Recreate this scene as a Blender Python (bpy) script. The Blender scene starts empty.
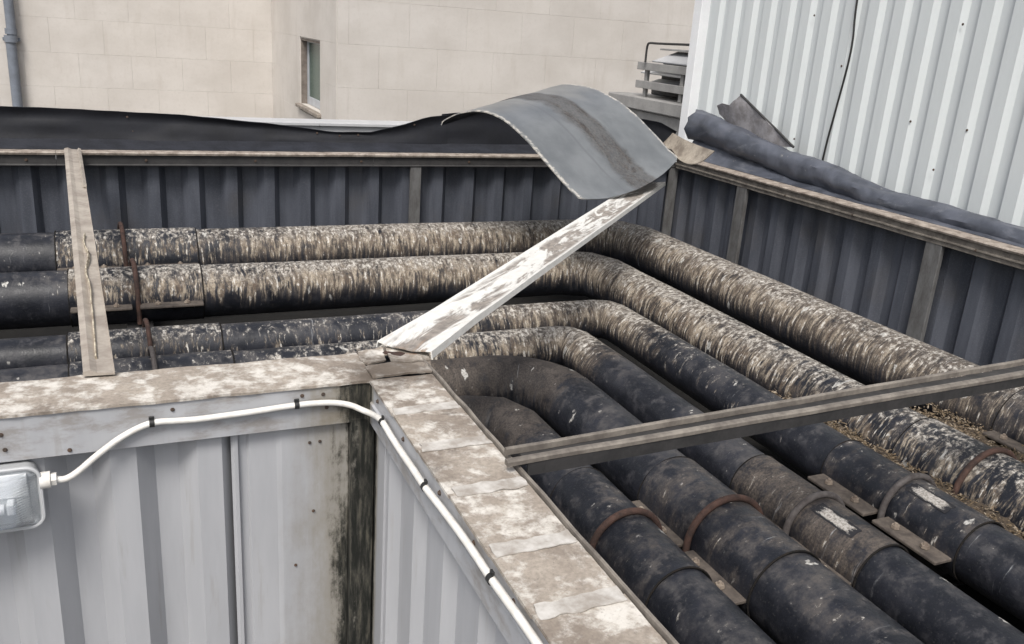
import bpy, bmesh, math, random
from mathutils import Vector, Matrix, noise
random.seed(7)
S = bpy.context.scene
COL = S.collection
R_ = math.radians

# ------------------------------------------------------------------ camera, sky, sun, exposure
cd = bpy.data.cameras.new("camera"); cam = bpy.data.objects.new("camera", cd); COL.objects.link(cam)
CP = Vector((-0.634, -2.3187, 1.0))
yw, pt, rl = 0.43398163, 0.32191799, -0.07103039
fwd = Vector((math.sin(yw)*math.cos(pt), math.cos(yw)*math.cos(pt), -math.sin(pt)))
rt0 = Vector((math.cos(yw), -math.sin(yw), 0)); dn0 = fwd.cross(rt0)
rt = math.cos(rl)*rt0 + math.sin(rl)*dn0; up = -(-math.sin(rl)*rt0 + math.cos(rl)*dn0)
M = Matrix((rt, up, -fwd)).transposed().to_4x4(); M.translation = CP
cam.matrix_world = M
cd.sensor_width = 36; cd.lens = 36*875.988/1024; cd.clip_start = 0.02; cd.clip_end = 600
S.camera = cam

SUN_EL, SUN_AZ = 54, 215           # azimuth clockwise from +Y
w = bpy.data.worlds.new("World"); S.world = w; w.use_nodes = True
nt = w.node_tree; bg = nt.nodes["Background"]
sky = nt.nodes.new("ShaderNodeTexSky"); sky.sky_type = 'NISHITA'; sky.sun_disc = False
sky.sun_elevation = R_(SUN_EL); sky.sun_rotation = R_(SUN_AZ); sky.dust_density = 4; sky.air_density = 1.0
hs = nt.nodes.new("ShaderNodeHueSaturation"); hs.inputs["Saturation"].default_value = 0.42
nt.links.new(sky.outputs[0], hs.inputs["Color"]); nt.links.new(hs.outputs[0], bg.inputs[0])
bg.inputs[1].default_value = 0.088
sd = bpy.data.lights.new("sun", 'SUN'); so = bpy.data.objects.new("sun", sd); COL.objects.link(so)
sd.energy = 1.5; sd.angle = R_(18); sd.color = (1, .96, .905)
el, az = R_(SUN_EL), R_(SUN_AZ)
sv = Vector((math.sin(az)*math.cos(el), math.cos(az)*math.cos(el), math.sin(el)))
so.rotation_euler = sv.to_track_quat('Z', 'Y').to_euler()
S.view_settings.view_transform = 'Standard'; S.view_settings.look = 'None'
S.view_settings.exposure = 0.98; S.view_settings.gamma = 1

# ------------------------------------------------------------------ helpers
ROOT = {}
def thing(name, label, cat, loc, group=None):
    o = bpy.data.objects.new(name, None); COL.objects.link(o); o.location = loc; o.empty_display_size = .1
    o["label"] = label; o["category"] = cat
    if group: o["group"] = group
    ROOT[o.name] = Vector(loc); return o
def root_loc(o):
    while o.parent: o = o.parent
    return ROOT.get(o.name, Vector((0, 0, 0)))
def link(name, me, parent=None, loc=(0, 0, 0), label=None, rot=None, kind=None):
    """mesh data as an object; loc is a world place"""
    o = bpy.data.objects.new(name, me); COL.objects.link(o)
    if parent:
        o.parent = parent
        o.location = Vector(loc) - root_loc(parent) - (sum_loc(parent))
    else: o.location = loc
    if rot is not None: o.rotation_euler = rot
    if label: o["label"] = label
    if kind: o["kind"] = kind
    return o
def sum_loc(p):
    v = Vector((0, 0, 0))
    while p.parent: v += p.location; p = p.parent
    return v
def mk(name, vs, fs, mat, smooth=None):
    me = bpy.data.meshes.new(name); me.from_pydata([tuple(v) for v in vs], [], fs)
    for m in (mat if isinstance(mat, (list, tuple)) else [mat]): me.materials.append(m)
    if smooth is not None:
        for p in me.polygons: p.use_smooth = True
        me.set_sharp_from_angle(angle=R_(smooth))
    me.update(); return me
def part(name, vs, fs, mat, parent, smooth=None, **k):
    """geometry given in world coordinates"""
    return link(name, mk(name, vs, fs, mat, smooth), parent, **k)
def from_bm(name, bm, mat, smooth=None):
    me = bpy.data.meshes.new(name); bmesh.ops.recalc_face_normals(bm, faces=bm.faces[:]); bm.to_mesh(me); bm.free()
    for m in (mat if isinstance(mat, (list, tuple)) else [mat]): me.materials.append(m)
    if smooth is not None:
        for p in me.polygons: p.use_smooth = True
        me.set_sharp_from_angle(angle=R_(smooth))
    return me
def bm_box(bm, a, b, bev=0.0):
    a, b = Vector(a), Vector(b); c = (a+b)/2; s = b-a
    r = bmesh.ops.create_cube(bm, size=1.0, matrix=Matrix.Translation(c) @ Matrix.Diagonal((s.x, s.y, s.z, 1)))
    if bev > 0:
        es = list({e for v in r["verts"] for e in v.link_edges})
        bmesh.ops.bevel(bm, geom=es, offset=bev, segments=1, affect='EDGES')
def boxes(name, lst, mat, parent, bev=.002, **k):
    bm = bmesh.new()
    for a, b in lst: bm_box(bm, a, b, bev)
    return link(name, from_bm(name, bm, mat), parent, **k)
def box(name, a, b, mat, parent, bev=.002, **k): return boxes(name, [(a, b)], mat, parent, bev, **k)
def catmull(P, n=8):
    P = [Vector(p) for p in P]; Q = [2*P[0]-P[1]] + P + [2*P[-1]-P[-2]]; out = []
    for i in range(1, len(Q)-2):
        a, b, c, d = Q[i-1:i+3]
        for k in range(n):
            t = k/n
            out.append(.5*((2*b)+(c-a)*t+(2*a-5*b+4*c-d)*t*t+(3*b-a-3*c+d)*t**3))
    out.append(P[-1]); return out
def tube_geo(P, r, seg=10, caps=True):
    P = [Vector(p) for p in P]; vs, fs = [], []
    u = None
    for i, p in enumerate(P):
        d = (P[min(i+1, len(P)-1)]-P[max(i-1, 0)]).normalized()
        if u is None: u = d.orthogonal().normalized()
        u = (u - d*u.dot(d)).normalized(); v = d.cross(u)
        rr = r(i) if callable(r) else r
        for k in range(seg):
            a = 2*math.pi*k/seg; vs.append(p + rr*(math.cos(a)*u + math.sin(a)*v))
    for i in range(len(P)-1):
        for k in range(seg):
            k2 = (k+1) % seg; fs.append((i*seg+k, i*seg+k2, (i+1)*seg+k2, (i+1)*seg+k))
    if caps:
        fs.append(tuple(reversed(range(seg)))); n = (len(P)-1)*seg; fs.append(tuple(range(n, n+seg)))
    return vs, fs
def tube(name, P, r, mat, parent, seg=10, **k):
    vs, fs = tube_geo(P, r, seg); return part(name, vs, fs, mat, parent, smooth=50, **k)
def grid_sheet(rows, th, nrm=None):
    """solid sheet from rows of points (top side), thickness th downwards along the local normal; returns vs, fs, n_top"""
    n, m = len(rows), len(rows[0]); top = [Vector(p) for r in rows for p in r]; nv = n*m; bot = []
    for i in range(n):
        for j in range(m):
            a = top[min(i+1, n-1)*m+j]-top[max(i-1, 0)*m+j]; b = top[i*m+min(j+1, m-1)]-top[i*m+max(j-1, 0)]
            q = a.cross(b)
            q = q.normalized() if q.length > 1e-9 else Vector((0, 0, 1))
            bot.append(top[i*m+j]-q*th)
    fs = []
    for i in range(n-1):
        for j in range(m-1):
            a = i*m+j; fs.append((a, a+m, a+m+1, a+1))
    nt_ = len(fs)
    for i in range(n-1):
        for j in range(m-1):
            a = nv+i*m+j; fs.append((a, a+1, a+m+1, a+m))
    for i in range(n-1):
        a = i*m; fs.append((a, a+nv, a+nv+m, a+m)); a = i*m+m-1; fs.append((a, a+m, a+nv+m, a+nv))
    for j in range(m-1):
        a = j; fs.append((a, a+1, a+nv+1, a+nv)); a = (n-1)*m+j; fs.append((a, a+nv, a+nv+1, a+1))
    return top+bot, fs, nt_
def sheet(name, rows, th, mat, parent, smooth=40, under=None, uv=True, **k):
    vs, fs, ntop = grid_sheet(rows, th)
    mats = [mat] if under is None else [mat, under]
    me = mk(name, vs, fs, mats, smooth)
    if under is not None:
        for p in me.polygons: p.material_index = 1 if ntop <= p.index < 2*ntop else 0
    if uv:
        n, m = len(rows), len(rows[0]); L = me.uv_layers.new(name="UVMap")
        for lp in me.loops:
            q = lp.vertex_index % (n*m); L.data[lp.index].uv = ((q//m)/(n-1), (q % m)/(m-1))
    return link(name, me, parent, **k)
def extrude_profile(prof, f, u0, u1, nu=1):
    """closed profile (list of 2D) swept between u0 and u1; f(u,a,b)->world"""
    n = len(prof); vs, fs = [], []
    for i in range(nu+1):
        u = u0+(u1-u0)*i/nu
        for a, b in prof: vs.append(Vector(f(u, a, b)))
    for i in range(nu):
        for k in range(n):
            k2 = (k+1) % n; fs.append((i*n+k, i*n+k2, (i+1)*n+k2, (i+1)*n+k))
    fs.append(tuple(reversed(range(n)))); fs.append(tuple(range(nu*n, nu*n+n)))
    return vs, fs
def corrug(name, pts, f, z0, z1, mat, parent, th=.004, nz=1, **k):
    """corrugated sheet: pts = [(u, d)] outline (d towards the viewer side), f(u, d, z) -> world"""
    n = len(pts); vs, fs = [], []
    for s in (0, -th):
        for i in range(nz+1):
            z = z0+(z1-z0)*i/nz
            for u, d in pts: vs.append(Vector(f(u, d+s, z)))
    m = (nz+1)*n
    for i in range(nz):
        for j in range(n-1):
            a = i*n+j; fs.append((a, a+1, a+n+1, a+n)); b = a+m; fs.append((b, b+n, b+n+1, b+1))
    for j in range(n-1):
        fs.append((j, j+m, j+m+1, j+1)); a = nz*n+j; fs.append((a, a+1, a+m+1, a+m))
    for i in range(nz):
        for j in (0, n-1):
            a = i*n+j; fs.append((a, a+n, a+n+m, a+m))
    bm = bmesh.new(); me = mk(name, vs, fs, mat); bm.from_mesh(me); bmesh.ops.recalc_face_normals(bm, faces=bm.faces[:]); bm.to_mesh(me); bm.free()
    return link(name, me, parent, **k)
def trap(u0, u1, pitch, ridge, slope, valley, depth, phase=0):
    """trapezoid profile points from u0 to u1: ridge at d=0, valley at d=-depth"""
    pts = []; k = math.floor((u0-phase)/pitch)-1
    raw = []
    while phase+k*pitch < u1+pitch:
        b = phase+k*pitch
        raw += [(b, 0), (b+ridge, 0), (b+ridge+slope, -depth), (b+ridge+slope+valley, -depth)]; k += 1
    def ev(u):
        for (a, da), (b, db) in zip(raw, raw[1:]):
            if a <= u <= b: return da+(db-da)*((u-a)/(b-a) if b > a else 0)
        return 0
    pts = [(u0, ev(u0))]+[q for q in raw if u0+1e-4 < q[0] < u1-1e-4]+[(u1, ev(u1))]
    return pts

# ------------------------------------------------------------------ materials
class N:
    def __init__(s, name, rough=.6, spec=.4, metal=0):
        s.m = bpy.data.materials.new(name); s.m.use_nodes = True; s.t = s.m.node_tree
        s.b = s.t.nodes["Principled BSDF"]; s.b.inputs["Roughness"].default_value = rough
        s.b.inputs["Specular IOR Level"].default_value = spec; s.b.inputs["Metallic"].default_value = metal
    def nd(s, t, **k):
        n = s.t.nodes.new(t)
        for a, v in k.items(): setattr(n, a, v)
        return n
    def put(s, sock, v):
        if hasattr(v, "is_linked") or isinstance(v, bpy.types.NodeSocket): s.t.links.new(v, sock)
        else:
            if isinstance(v, tuple) and len(v) == 3 and sock.type == 'RGBA': v = v+(1,)
            sock.default_value = v
    def math(s, op, a, b=0.0, c=0.0, clamp=False):
        n = s.nd("ShaderNodeMath", operation=op, use_clamp=clamp)
        for i, v in enumerate((a, b, c)): s.put(n.inputs[i], v)
        return n.outputs[0]
    def pos(s): return s.nd("ShaderNodeNewGeometry").outputs["Position"]
    def uv(s): return s.nd("ShaderNodeUVMap").outputs[0]
    def attr(s, nm): return s.nd("ShaderNodeAttribute", attribute_name=nm).outputs["Fac"]
    def sep(s, v):
        n = s.nd("ShaderNodeSeparateXYZ"); s.put(n.inputs[0], v); return n.outputs
    def scale(s, v, sc, off=(0, 0, 0)):
        n = s.nd("ShaderNodeMapping"); s.put(n.inputs[0], v); n.inputs["Scale"].default_value = sc; n.inputs["Location"].default_value = off
        return n.outputs[0]
    def noise(s, v, sc=5, det=5, ro=.55, dist=0):
        n = s.nd("ShaderNodeTexNoise"); s.put(n.inputs["Vector"], v); n.inputs["Scale"].default_value = sc
        n.inputs["Detail"].default_value = det; n.inputs["Roughness"].default_value = ro; n.inputs["Distortion"].default_value = dist
        return n.outputs["Fac"]
    def voro(s, v, sc=5, feat='F1', out="Distance"):
        n = s.nd("ShaderNodeTexVoronoi", feature=feat); s.put(n.inputs["Vector"], v); n.inputs["Scale"].default_value = sc
        return n.outputs[out]
    def step(s, v, a, b, lo=0.0, hi=1.0):
        n = s.nd("ShaderNodeMapRange", interpolation_type='SMOOTHSTEP'); s.put(n.inputs[0], v)
        s.put(n.inputs[1], a); s.put(n.inputs[2], b); n.inputs[3].default_value = lo; n.inputs[4].default_value = hi
        return n.outputs[0]
    def mix(s, f, a, b, mode='MIX'):
        n = s.nd("ShaderNodeMix", data_type='RGBA', blend_type=mode); s.put(n.inputs[0], f)
        s.put(n.inputs[6], a); s.put(n.inputs[7], b); return n.outputs[2]
    def bump(s, h, st=.3, d=.01):
        n = s.nd("ShaderNodeBump"); n.inputs["Strength"].default_value = st; n.inputs["Distance"].default_value = d
        s.put(n.inputs["Height"], h); s.put(s.b.inputs["Normal"], n.outputs[0])
    def col(s, c): s.put(s.b.inputs["Base Color"], c)
    def rgh(s, c): s.put(s.b.inputs["Roughness"], c)

def simple(name, c, rough=.6, var=.25, sc=6, c2=None, spec=.4, metal=0, bump=.15, fine=60, stretch=(1, 1, 1)):
    n = N(name, rough, spec, metal); p = n.scale(n.pos(), stretch)
    a = n.noise(p, sc, 6, .6); f = n.noise(p, fine, 3)
    d = tuple(x*(1-var) for x in c) if c2 is None else c2
    k = n.math('ADD', n.math('MULTIPLY', a, .75), n.math('MULTIPLY', f, .25))
    n.col(n.mix(n.step(k, .32, .68), d, c)); n.rgh(n.step(k, .2, .8, min(1, rough+.12), max(.05, rough-.12)))
    n.bump(f, bump, .002); return n.m

def pipe_mat():
    n = N("pipe_bitumen_droppings", .42, .34)
    uv = n.uv(); cov = n.attr("cover"); top = n.attr("top"); brown = n.attr("brown")
    warp = n.nd("ShaderNodeTexNoise"); n.put(warp.inputs["Vector"], n.scale(uv, (7, 7, 1))); warp.inputs["Scale"].default_value = 1; warp.inputs["Detail"].default_value = 3
    wv = n.nd("ShaderNodeVectorMath", operation='SUBTRACT'); n.put(wv.inputs[0], warp.outputs["Color"]); wv.inputs[1].default_value = (.5, .5, .5)
    wm = n.nd("ShaderNodeVectorMath", operation='MULTIPLY'); n.put(wm.inputs[0], wv.outputs[0]); wm.inputs[1].default_value = (.035, .03, 0)
    wa = n.nd("ShaderNodeVectorMath", operation='ADD'); n.put(wa.inputs[0], uv); n.put(wa.inputs[1], wm.outputs[0]); q = wa.outputs[0]
    A = n.noise(n.scale(q, (62, 9.5, 1)), 1, 7, .68)          # streaks running down the flank
    A2 = n.noise(n.scale(q, (28, 5.5, 1), (3, 5, 0)), 1, 7, .70)
    B = n.noise(n.scale(q, (4.2, 4.2, 1), (9, 1, 0)), 1, 6, .64)
    C = n.noise(n.scale(q, (16, 13, 1), (4, 4, 0)), 1, 6, .66)
    F = n.noise(n.scale(uv, (120, 95, 1)), 1, 4, .65)
    drip = n.noise(n.scale(q, (44, 1.6, 1), (2, 7, 0)), 1, 5, .68)
    D = n.noise(n.scale(q, (46, 34, 1), (6, 2, 0)), 1, 7, .74)      # crumbly lime on the crown
    cr = n.step(n.math('ADD', top, n.math('MULTIPLY', n.math('SUBTRACT', C, .5), 1.6)), .55, .95)
    va = n.math('ADD', n.math('MULTIPLY', A, .42), n.math('MULTIPLY', A2, .26))
    vb = n.math('ADD', n.math('MULTIPLY', D, .44), n.math('MULTIPLY', A2, .24))
    vm = n.nd("ShaderNodeMix"); n.put(vm.inputs[0], cr); n.put(vm.inputs[2], va); n.put(vm.inputs[3], vb)
    v = n.math('ADD', vm.outputs[0], n.math('ADD', n.math('MULTIPLY', B, .15), n.math('MULTIPLY', C, .17)))
    low = n.step(n.math('ADD', top, n.math('MULTIPLY', n.math('SUBTRACT', drip, .5), 2.6)), -.42, .34)
    c2 = n.math('MULTIPLY', cov, low)
    thr = n.math('SUBTRACT', .665, n.math('MULTIPLY', c2, .225))
    base = n.mix(n.step(B, .36, .66), (.0100, .0112, .0152), (.024, .0255, .033))
    base = n.mix(n.math('MULTIPLY', n.step(C, .50, .68), .7), base, (.047, .047, .054))
    base = n.mix(n.math('MULTIPLY', n.step(F, .56, .74), .45), base, (.10, .097, .094))
    # grey dust lying on the crown
    du = n.math('MULTIPLY', n.step(top, .25, .95), n.step(n.math('ADD', n.math('MULTIPLY', B, .5), n.math('MULTIPLY', C, .5)), .46, .62))
    base = n.mix(n.math('MULTIPLY', du, .5), base, (.10, .093, .088))
    # brown grime film
    gn = n.math('ADD', n.math('ADD', n.math('MULTIPLY', A2, .30), n.math('MULTIPLY', B, .35)), n.math('MULTIPLY', C, .35))
    g = n.math('MULTIPLY', n.math('MULTIPLY', brown, low), n.step(gn, n.math('SUBTRACT', .60, n.math('MULTIPLY', brown, .24)), n.math('SUBTRACT', .72, n.math('MULTIPLY', brown, .22))))
    base = n.mix(n.math('MULTIPLY', g, .9), base, n.mix(n.step(cov, .18, .6), n.mix(n.step(n.math('ADD', n.math('MULTIPLY', C, .5), n.math('MULTIPLY', F, .5)), .38, .62), (.024, .020, .018), (.072, .061, .054)), n.mix(n.step(n.math('ADD', n.math('MULTIPLY', A, .5), n.math('MULTIPLY', F, .5)), .38, .62), (.042, .034, .029), (.15, .122, .097))))
    mask = n.step(v, n.math('SUBTRACT', thr, .012), n.math('ADD', thr, .060))
    mask = n.math('MULTIPLY', mask, n.step(cov, .03, .12))
    hue = n.noise(n.scale(q, (24, 7, 1), (1, 3, 0)), 1, 6, .68)
    flank = n.mix(n.step(hue, .38, .62), (.115, .086, .064), (.37, .315, .245))
    crown = n.mix(n.step(D, .42, .60), (.15, .135, .118), (.46, .44, .405))
    dc = n.mix(n.math('MULTIPLY', cr, .8), flank, crown)
    dc = n.mix(n.math('MULTIPLY', n.step(F, .50, .62), .60), dc, (.075, .062, .052))
    dc = n.mix(n.step(n.math('ADD', n.math('MULTIPLY', A, .6), n.math('MULTIPLY', D, .4)), .545, .60), dc, (.58, .555, .51))
    c = n.mix(n.math('MULTIPLY', mask, .93), base, dc)
    # single splats on clean bitumen, with a short run below
    wob = n.nd("ShaderNodeVectorMath", operation='ADD'); nz = n.nd("ShaderNodeTexNoise"); n.put(nz.inputs["Vector"], n.scale(uv, (48, 22, 1)))
    nz.inputs["Scale"].default_value = 1; nz.inputs["Detail"].default_value = 4
    sc_ = n.nd("ShaderNodeVectorMath", operation='SCALE'); n.put(sc_.inputs[0], nz.outputs["Color"]); sc_.inputs[3].default_value = .75
    n.put(wob.inputs[0], n.scale(uv, (15, 8.5, 1))); n.put(wob.inputs[1], sc_.outputs[0])
    vd = n.nd("ShaderNodeTexVoronoi"); n.put(vd.inputs["Vector"], wob.outputs[0]); vd.inputs["Scale"].default_value = 1
    vr = n.sep(vd.outputs["Color"])
    rad = n.math('MULTIPLY', n.step(vr[0], .66, 1.0), .27)
    spl = n.math('MULTIPLY', n.step(n.math('SUBTRACT', rad, vd.outputs["Distance"]), 0, .06), n.step(top, -.5, -.1))
    spl = n.math('MULTIPLY', spl, n.step(C, .36, .52, .15, .9))
    c = n.mix(spl, c, n.mix(n.step(F, .35, .6), (.24, .23, .21), (.54, .53, .50)))
    run = n.math('MULTIPLY', n.step(n.noise(n.scale(q, (34, 2.2, 1), (5, 2, 0)), 1, 4, .6), .655, .715), n.step(B, .44, .58))
    run = n.math('MULTIPLY', run, n.step(F, .3, .5, .35, 1)); run = n.math('MULTIPLY', run, n.step(cov, .02, .3, .35, 1.0))
    c = n.mix(n.math('MULTIPLY', run, .6), c, (.40, .41, .42))
    wm2 = n.nd("ShaderNodeVectorMath", operation='SCALE'); n.put(wm2.inputs[0], nz.outputs["Color"]); wm2.inputs[3].default_value = .018
    wa_ = n.nd("ShaderNodeVectorMath", operation='ADD'); n.put(wa_.inputs[0], q); n.put(wa_.inputs[1], wm2.outputs[0]); wa2 = wa_.outputs[0]
    vs2 = n.nd("ShaderNodeTexVoronoi"); n.put(vs2.inputs["Vector"], n.scale(wa2, (42, 26, 1), (3, 3, 0))); vs2.inputs["Scale"].default_value = 1
    sr = n.sep(vs2.outputs["Color"]); s2 = n.step(n.math('SUBTRACT', n.math('MULTIPLY', n.step(sr[1], .80, 1.0), .30), vs2.outputs["Distance"]), 0, .08)
    s2 = n.math('MULTIPLY', n.math('MULTIPLY', n.math('MULTIPLY', s2, n.step(F, .36, .56)), n.step(top, -.3, .2)), n.step(C, .46, .58))
    c = n.mix(n.math('MULTIPLY', s2, .75), c, (.40, .385, .36))
    n.col(c)
    m2 = n.math('MAXIMUM', n.math('MAXIMUM', mask, spl), n.math('MAXIMUM', n.math('MULTIPLY', g, .7), n.math('MULTIPLY', du, .3)))
    n.rgh(n.math('ADD', n.step(C, .35, .65, .33, .50), n.math('MULTIPLY', m2, .40), clamp=True))
    n.bump(n.math('ADD', n.math('ADD', n.math('MULTIPLY', mask, n.math('ADD', A, .3)), n.math('MULTIPLY', F, .35)), n.math('MULTIPLY', C, .5)), .5, .006)
    return n.m

def cap_mat(name="coping_weathered_paint"):
    n = N(name, .75, .3); p = n.pos()
    a = n.noise(p, 5, 9, .70, .3); b = n.noise(n.scale(p, (1, 1, 1), (4, 2, 9)), 3.1, 8, .68); f = n.noise(p, 90, 4, .6); c3 = n.noise(n.scale(p, (1, 1, 1), (1, 7, 3)), 19, 6, .66)
    base = n.mix(n.step(b, .35, .65), (.20, .166, .137), (.37, .325, .275))
    base = n.mix(n.math('MULTIPLY', n.step(f, .35, .7), .35), base, (.12, .10, .085))
    mw = n.step(n.math('ADD', n.math('MULTIPLY', a, .55), n.math('MULTIPLY', c3, .45)), .465, .585)
    c = n.mix(n.math('MULTIPLY', mw, .82), base, n.mix(n.step(c3, .3, .7), (.50, .465, .415), (.66, .635, .59)))
    md = n.step(n.noise(n.scale(p, (1, 1, 1), (8, 8, 1)), 6, 8, .74, .4), .56, .70)
    c = n.mix(n.math('MULTIPLY', md, .6), c, (.075, .062, .052))
    rs = n.step(n.noise(n.scale(p, (1, 1, 1), (3, 3, 3)), 9, 4, .6), .70, .76)
    c = n.mix(n.math('MULTIPLY', rs, .75), c, (.22, .105, .05))
    n.col(c); gr = n.noise(p, 160, 4, .7); c = n.mix(n.math('MULTIPLY', n.step(gr, .55, .72), .45), c, (.10, .085, .07))
    x_, y_, z_ = n.sep(p)
    cd_ = n.math('SQRT', n.math('ADD', n.math('MULTIPLY', n.math('SUBTRACT', x_, .06), n.math('SUBTRACT', x_, .06)), n.math('MULTIPLY', n.math('SUBTRACT', y_, .04), n.math('SUBTRACT', y_, .04))))
    ck = n.step(n.math('ADD', cd_, n.math('MULTIPLY', n.math('SUBTRACT', n.noise(p, 13, 7, .72), .5), .34)), .17, .06)
    c = n.mix(n.math('MULTIPLY', ck, .72), c, (.085, .068, .054)); n.col(c)
    n.bump(n.math('ADD', n.math('ADD', n.math('MULTIPLY', c3, .6), n.math('MULTIPLY', gr, .35)), n.math('MULTIPLY', mw, .4)), .5, .004); return n.m

def inner_paint():
    n = N("pale_grey_paint", .5, .4); p = n.pos(); x, y, z = n.sep(p)
    a = n.noise(n.scale(p, (9, 9, 1.2)), 1, 6, .6); f = n.noise(p, 70, 3); b = n.noise(p, 3, 5, .6)
    c = n.mix(n.step(a, .35, .7), (.345, .351, .368), (.395, .401, .418))
    c = n.mix(n.math('MULTIPLY', n.step(n.noise(n.scale(p, (26, 26, 2.4), (1, 2, 3)), 1, 6, .65), .58, .74), .35), c, (.25, .235, .21))
    # grime under the fascia top edge and on the fascia
    fz = n.step(z, -.14, -.12); fg = n.math('MULTIPLY', fz, n.step(n.noise(n.scale(p, (6, 6, 14)), 1, 6, .68), .46, .64))
    c = n.mix(n.math('MULTIPLY', fg, .62), c, (.20, .175, .15))
    # mould and seepage in the inner corner: distance from the corner line, broken by noise
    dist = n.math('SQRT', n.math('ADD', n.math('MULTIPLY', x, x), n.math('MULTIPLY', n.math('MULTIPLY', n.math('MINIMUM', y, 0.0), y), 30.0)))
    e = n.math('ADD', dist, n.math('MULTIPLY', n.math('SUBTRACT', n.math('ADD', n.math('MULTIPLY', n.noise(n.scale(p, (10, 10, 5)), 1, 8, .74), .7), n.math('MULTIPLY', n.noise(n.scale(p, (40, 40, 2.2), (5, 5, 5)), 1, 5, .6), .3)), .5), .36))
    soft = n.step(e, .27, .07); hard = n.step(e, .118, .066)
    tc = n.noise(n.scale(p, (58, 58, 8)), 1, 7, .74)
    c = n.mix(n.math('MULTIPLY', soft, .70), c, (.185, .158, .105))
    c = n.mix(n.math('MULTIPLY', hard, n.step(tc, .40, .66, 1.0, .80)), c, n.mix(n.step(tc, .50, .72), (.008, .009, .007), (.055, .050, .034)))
    n.col(c); n.rgh(n.math('ADD', .45, n.math('MULTIPLY', hard, .35)))
    n.bump(n.math('ADD', n.math('MULTIPLY', f, .3), n.math('MULTIPLY', hard, tc)), .2, .003); return n.m

def dark_wall():
    n = N("dark_slate_coated_steel", .5, .4); p = n.pos()
    a = n.noise(n.scale(p, (7, 7, 1.0)), 1, 6, .62); f = n.noise(p, 120, 3); b = n.noise(p, 2.2, 5)
    c = n.mix(n.step(a, .34, .68), (.046, .051, .065), (.085, .092, .112))
    c = n.mix(n.math('MULTIPLY', n.step(f, .45, .75), .35), c, (.125, .132, .150))
    c = n.mix(n.math('MULTIPLY', n.step(b, .52, .72), .3), c, (.075, .066, .056))
    n.col(c); n.rgh(n.step(a, .3, .7, .62, .45)); n.bump(f, .12, .002); return n.m

def stone():
    n = N("beige_limestone", .85, .25); p = n.pos()
    oi = n.nd("ShaderNodeObjectInfo").outputs["Random"]
    a = n.noise(n.scale(p, (1, 1, 1.6)), .9, 6, .6); b = n.noise(n.scale(p, (5, 5, 1)), 1, 5, .6); f = n.noise(p, 24, 4, .6)
    c = n.mix(n.step(a, .3, .7), (.49, .458, .422), (.575, .543, .508))
    c = n.mix(n.math('MULTIPLY', n.step(oi, 0, 1), .12), c, (.62, .58, .525))
    c = n.mix(n.math('MULTIPLY', n.step(b, .52, .75), .4), c, (.44, .40, .355))
    c = n.mix(n.math('MULTIPLY', n.step(f, .5, .75), .15), c, (.36, .32, .28))
    n.col(c); n.bump(f, .15, .01); return n.m

def strip_mat():
    n = N("worn_white_strip", .4, .5); uv = n.uv()
    a = n.noise(n.scale(uv, (9, 2.2, 1)), 1, 6, .62, 1.2); b = n.noise(n.scale(uv, (4, 3, 1), (3, 1, 0)), 1, 5, .6, .8); f = n.noise(n.scale(uv, (90, 9, 1)), 1, 4, .6)
    u, v, _ = n.sep(uv)
    k = n.math('ADD', n.math('MULTIPLY', a, .6), n.math('MULTIPLY', b, .4))
    mid = n.math('MULTIPLY', n.step(v, .14, .26), n.step(v, .80, .66))
    bare = n.math('MULTIPLY', n.step(k, .455, .515), mid)
    c = n.mix(n.step(f, .3, .7), (.62, .61, .58), (.74, .73, .70))
    c = n.mix(n.math('MULTIPLY', bare, .85), c, n.mix(n.step(f, .3, .7), (.085, .066, .054), (.24, .20, .165)))
    far = n.math('MULTIPLY', n.step(u, .80, .97), n.step(b, .3, .6)); c = n.mix(n.math('MULTIPLY', far, .75), c, (.075, .065, .06))
    rs = n.math('MULTIPLY', n.step(u, .13, .02), n.step(a, .50, .60)); c = n.mix(n.math('MULTIPLY', rs, .7), c, (.30, .20, .13))
    n.col(c); n.rgh(n.math('ADD', .3, n.math('MULTIPLY', bare, .45))); n.bump(a, .3, .004); return n.m

def curl_mat():
    n = N("grey_coated_sheet", .38, .5); uv = n.uv(); u, v, _ = n.sep(uv); p = n.pos()
    a = n.noise(p, 5, 6, .6); f = n.noise(p, 60, 4, .6); w_ = n.noise(n.scale(uv, (7, 3, 1)), 1, 6, .65)
    c = n.mix(n.step(a, .3, .7), (.108, .117, .127), (.155, .165, .175))
    vw = n.math('ADD', v, n.math('MULTIPLY', n.math('SUBTRACT', w_, .5), .16))
    st = n.math('MULTIPLY', n.step(vw, .385, .45), n.step(vw, .66, .61))
    c = n.mix(n.math('MULTIPLY', st, n.step(n.noise(n.scale(uv, (10, 14, 1), (2, 2, 0)), 1, 6, .7), .34, .56, .97, .55)), c, n.mix(n.step(f, .35, .65), (.020, .018, .017), (.075, .063, .056)))
    ln = n.math('MULTIPLY', n.step(v, .325, .335), n.step(v, .352, .342)); c = n.mix(n.math('MULTIPLY', ln, .6), c, (.10, .105, .115))
    ed = n.math('MAXIMUM', n.step(n.math('ADD', v, n.math('MULTIPLY', n.math('SUBTRACT', f, .5), .05)), .028, .010), n.step(n.math('ADD', v, n.math('MULTIPLY', n.math('SUBTRACT', f, .5), .04)), .978, .992))
    c = n.mix(n.math('MULTIPLY', ed, n.step(n.noise(p, 24, 5, .7), .42, .58, .12, .85)), c, (.52, .49, .44))
    n.col(c); n.rgh(n.math('ADD', .30, n.math('MULTIPLY', st, .35))); n.bump(n.math('ADD', n.math('ADD', n.math('MULTIPLY', f, .3), n.math('MULTIPLY', a, .8)), n.math('MULTIPLY', st, .6)), .35, .006); return n.m

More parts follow.
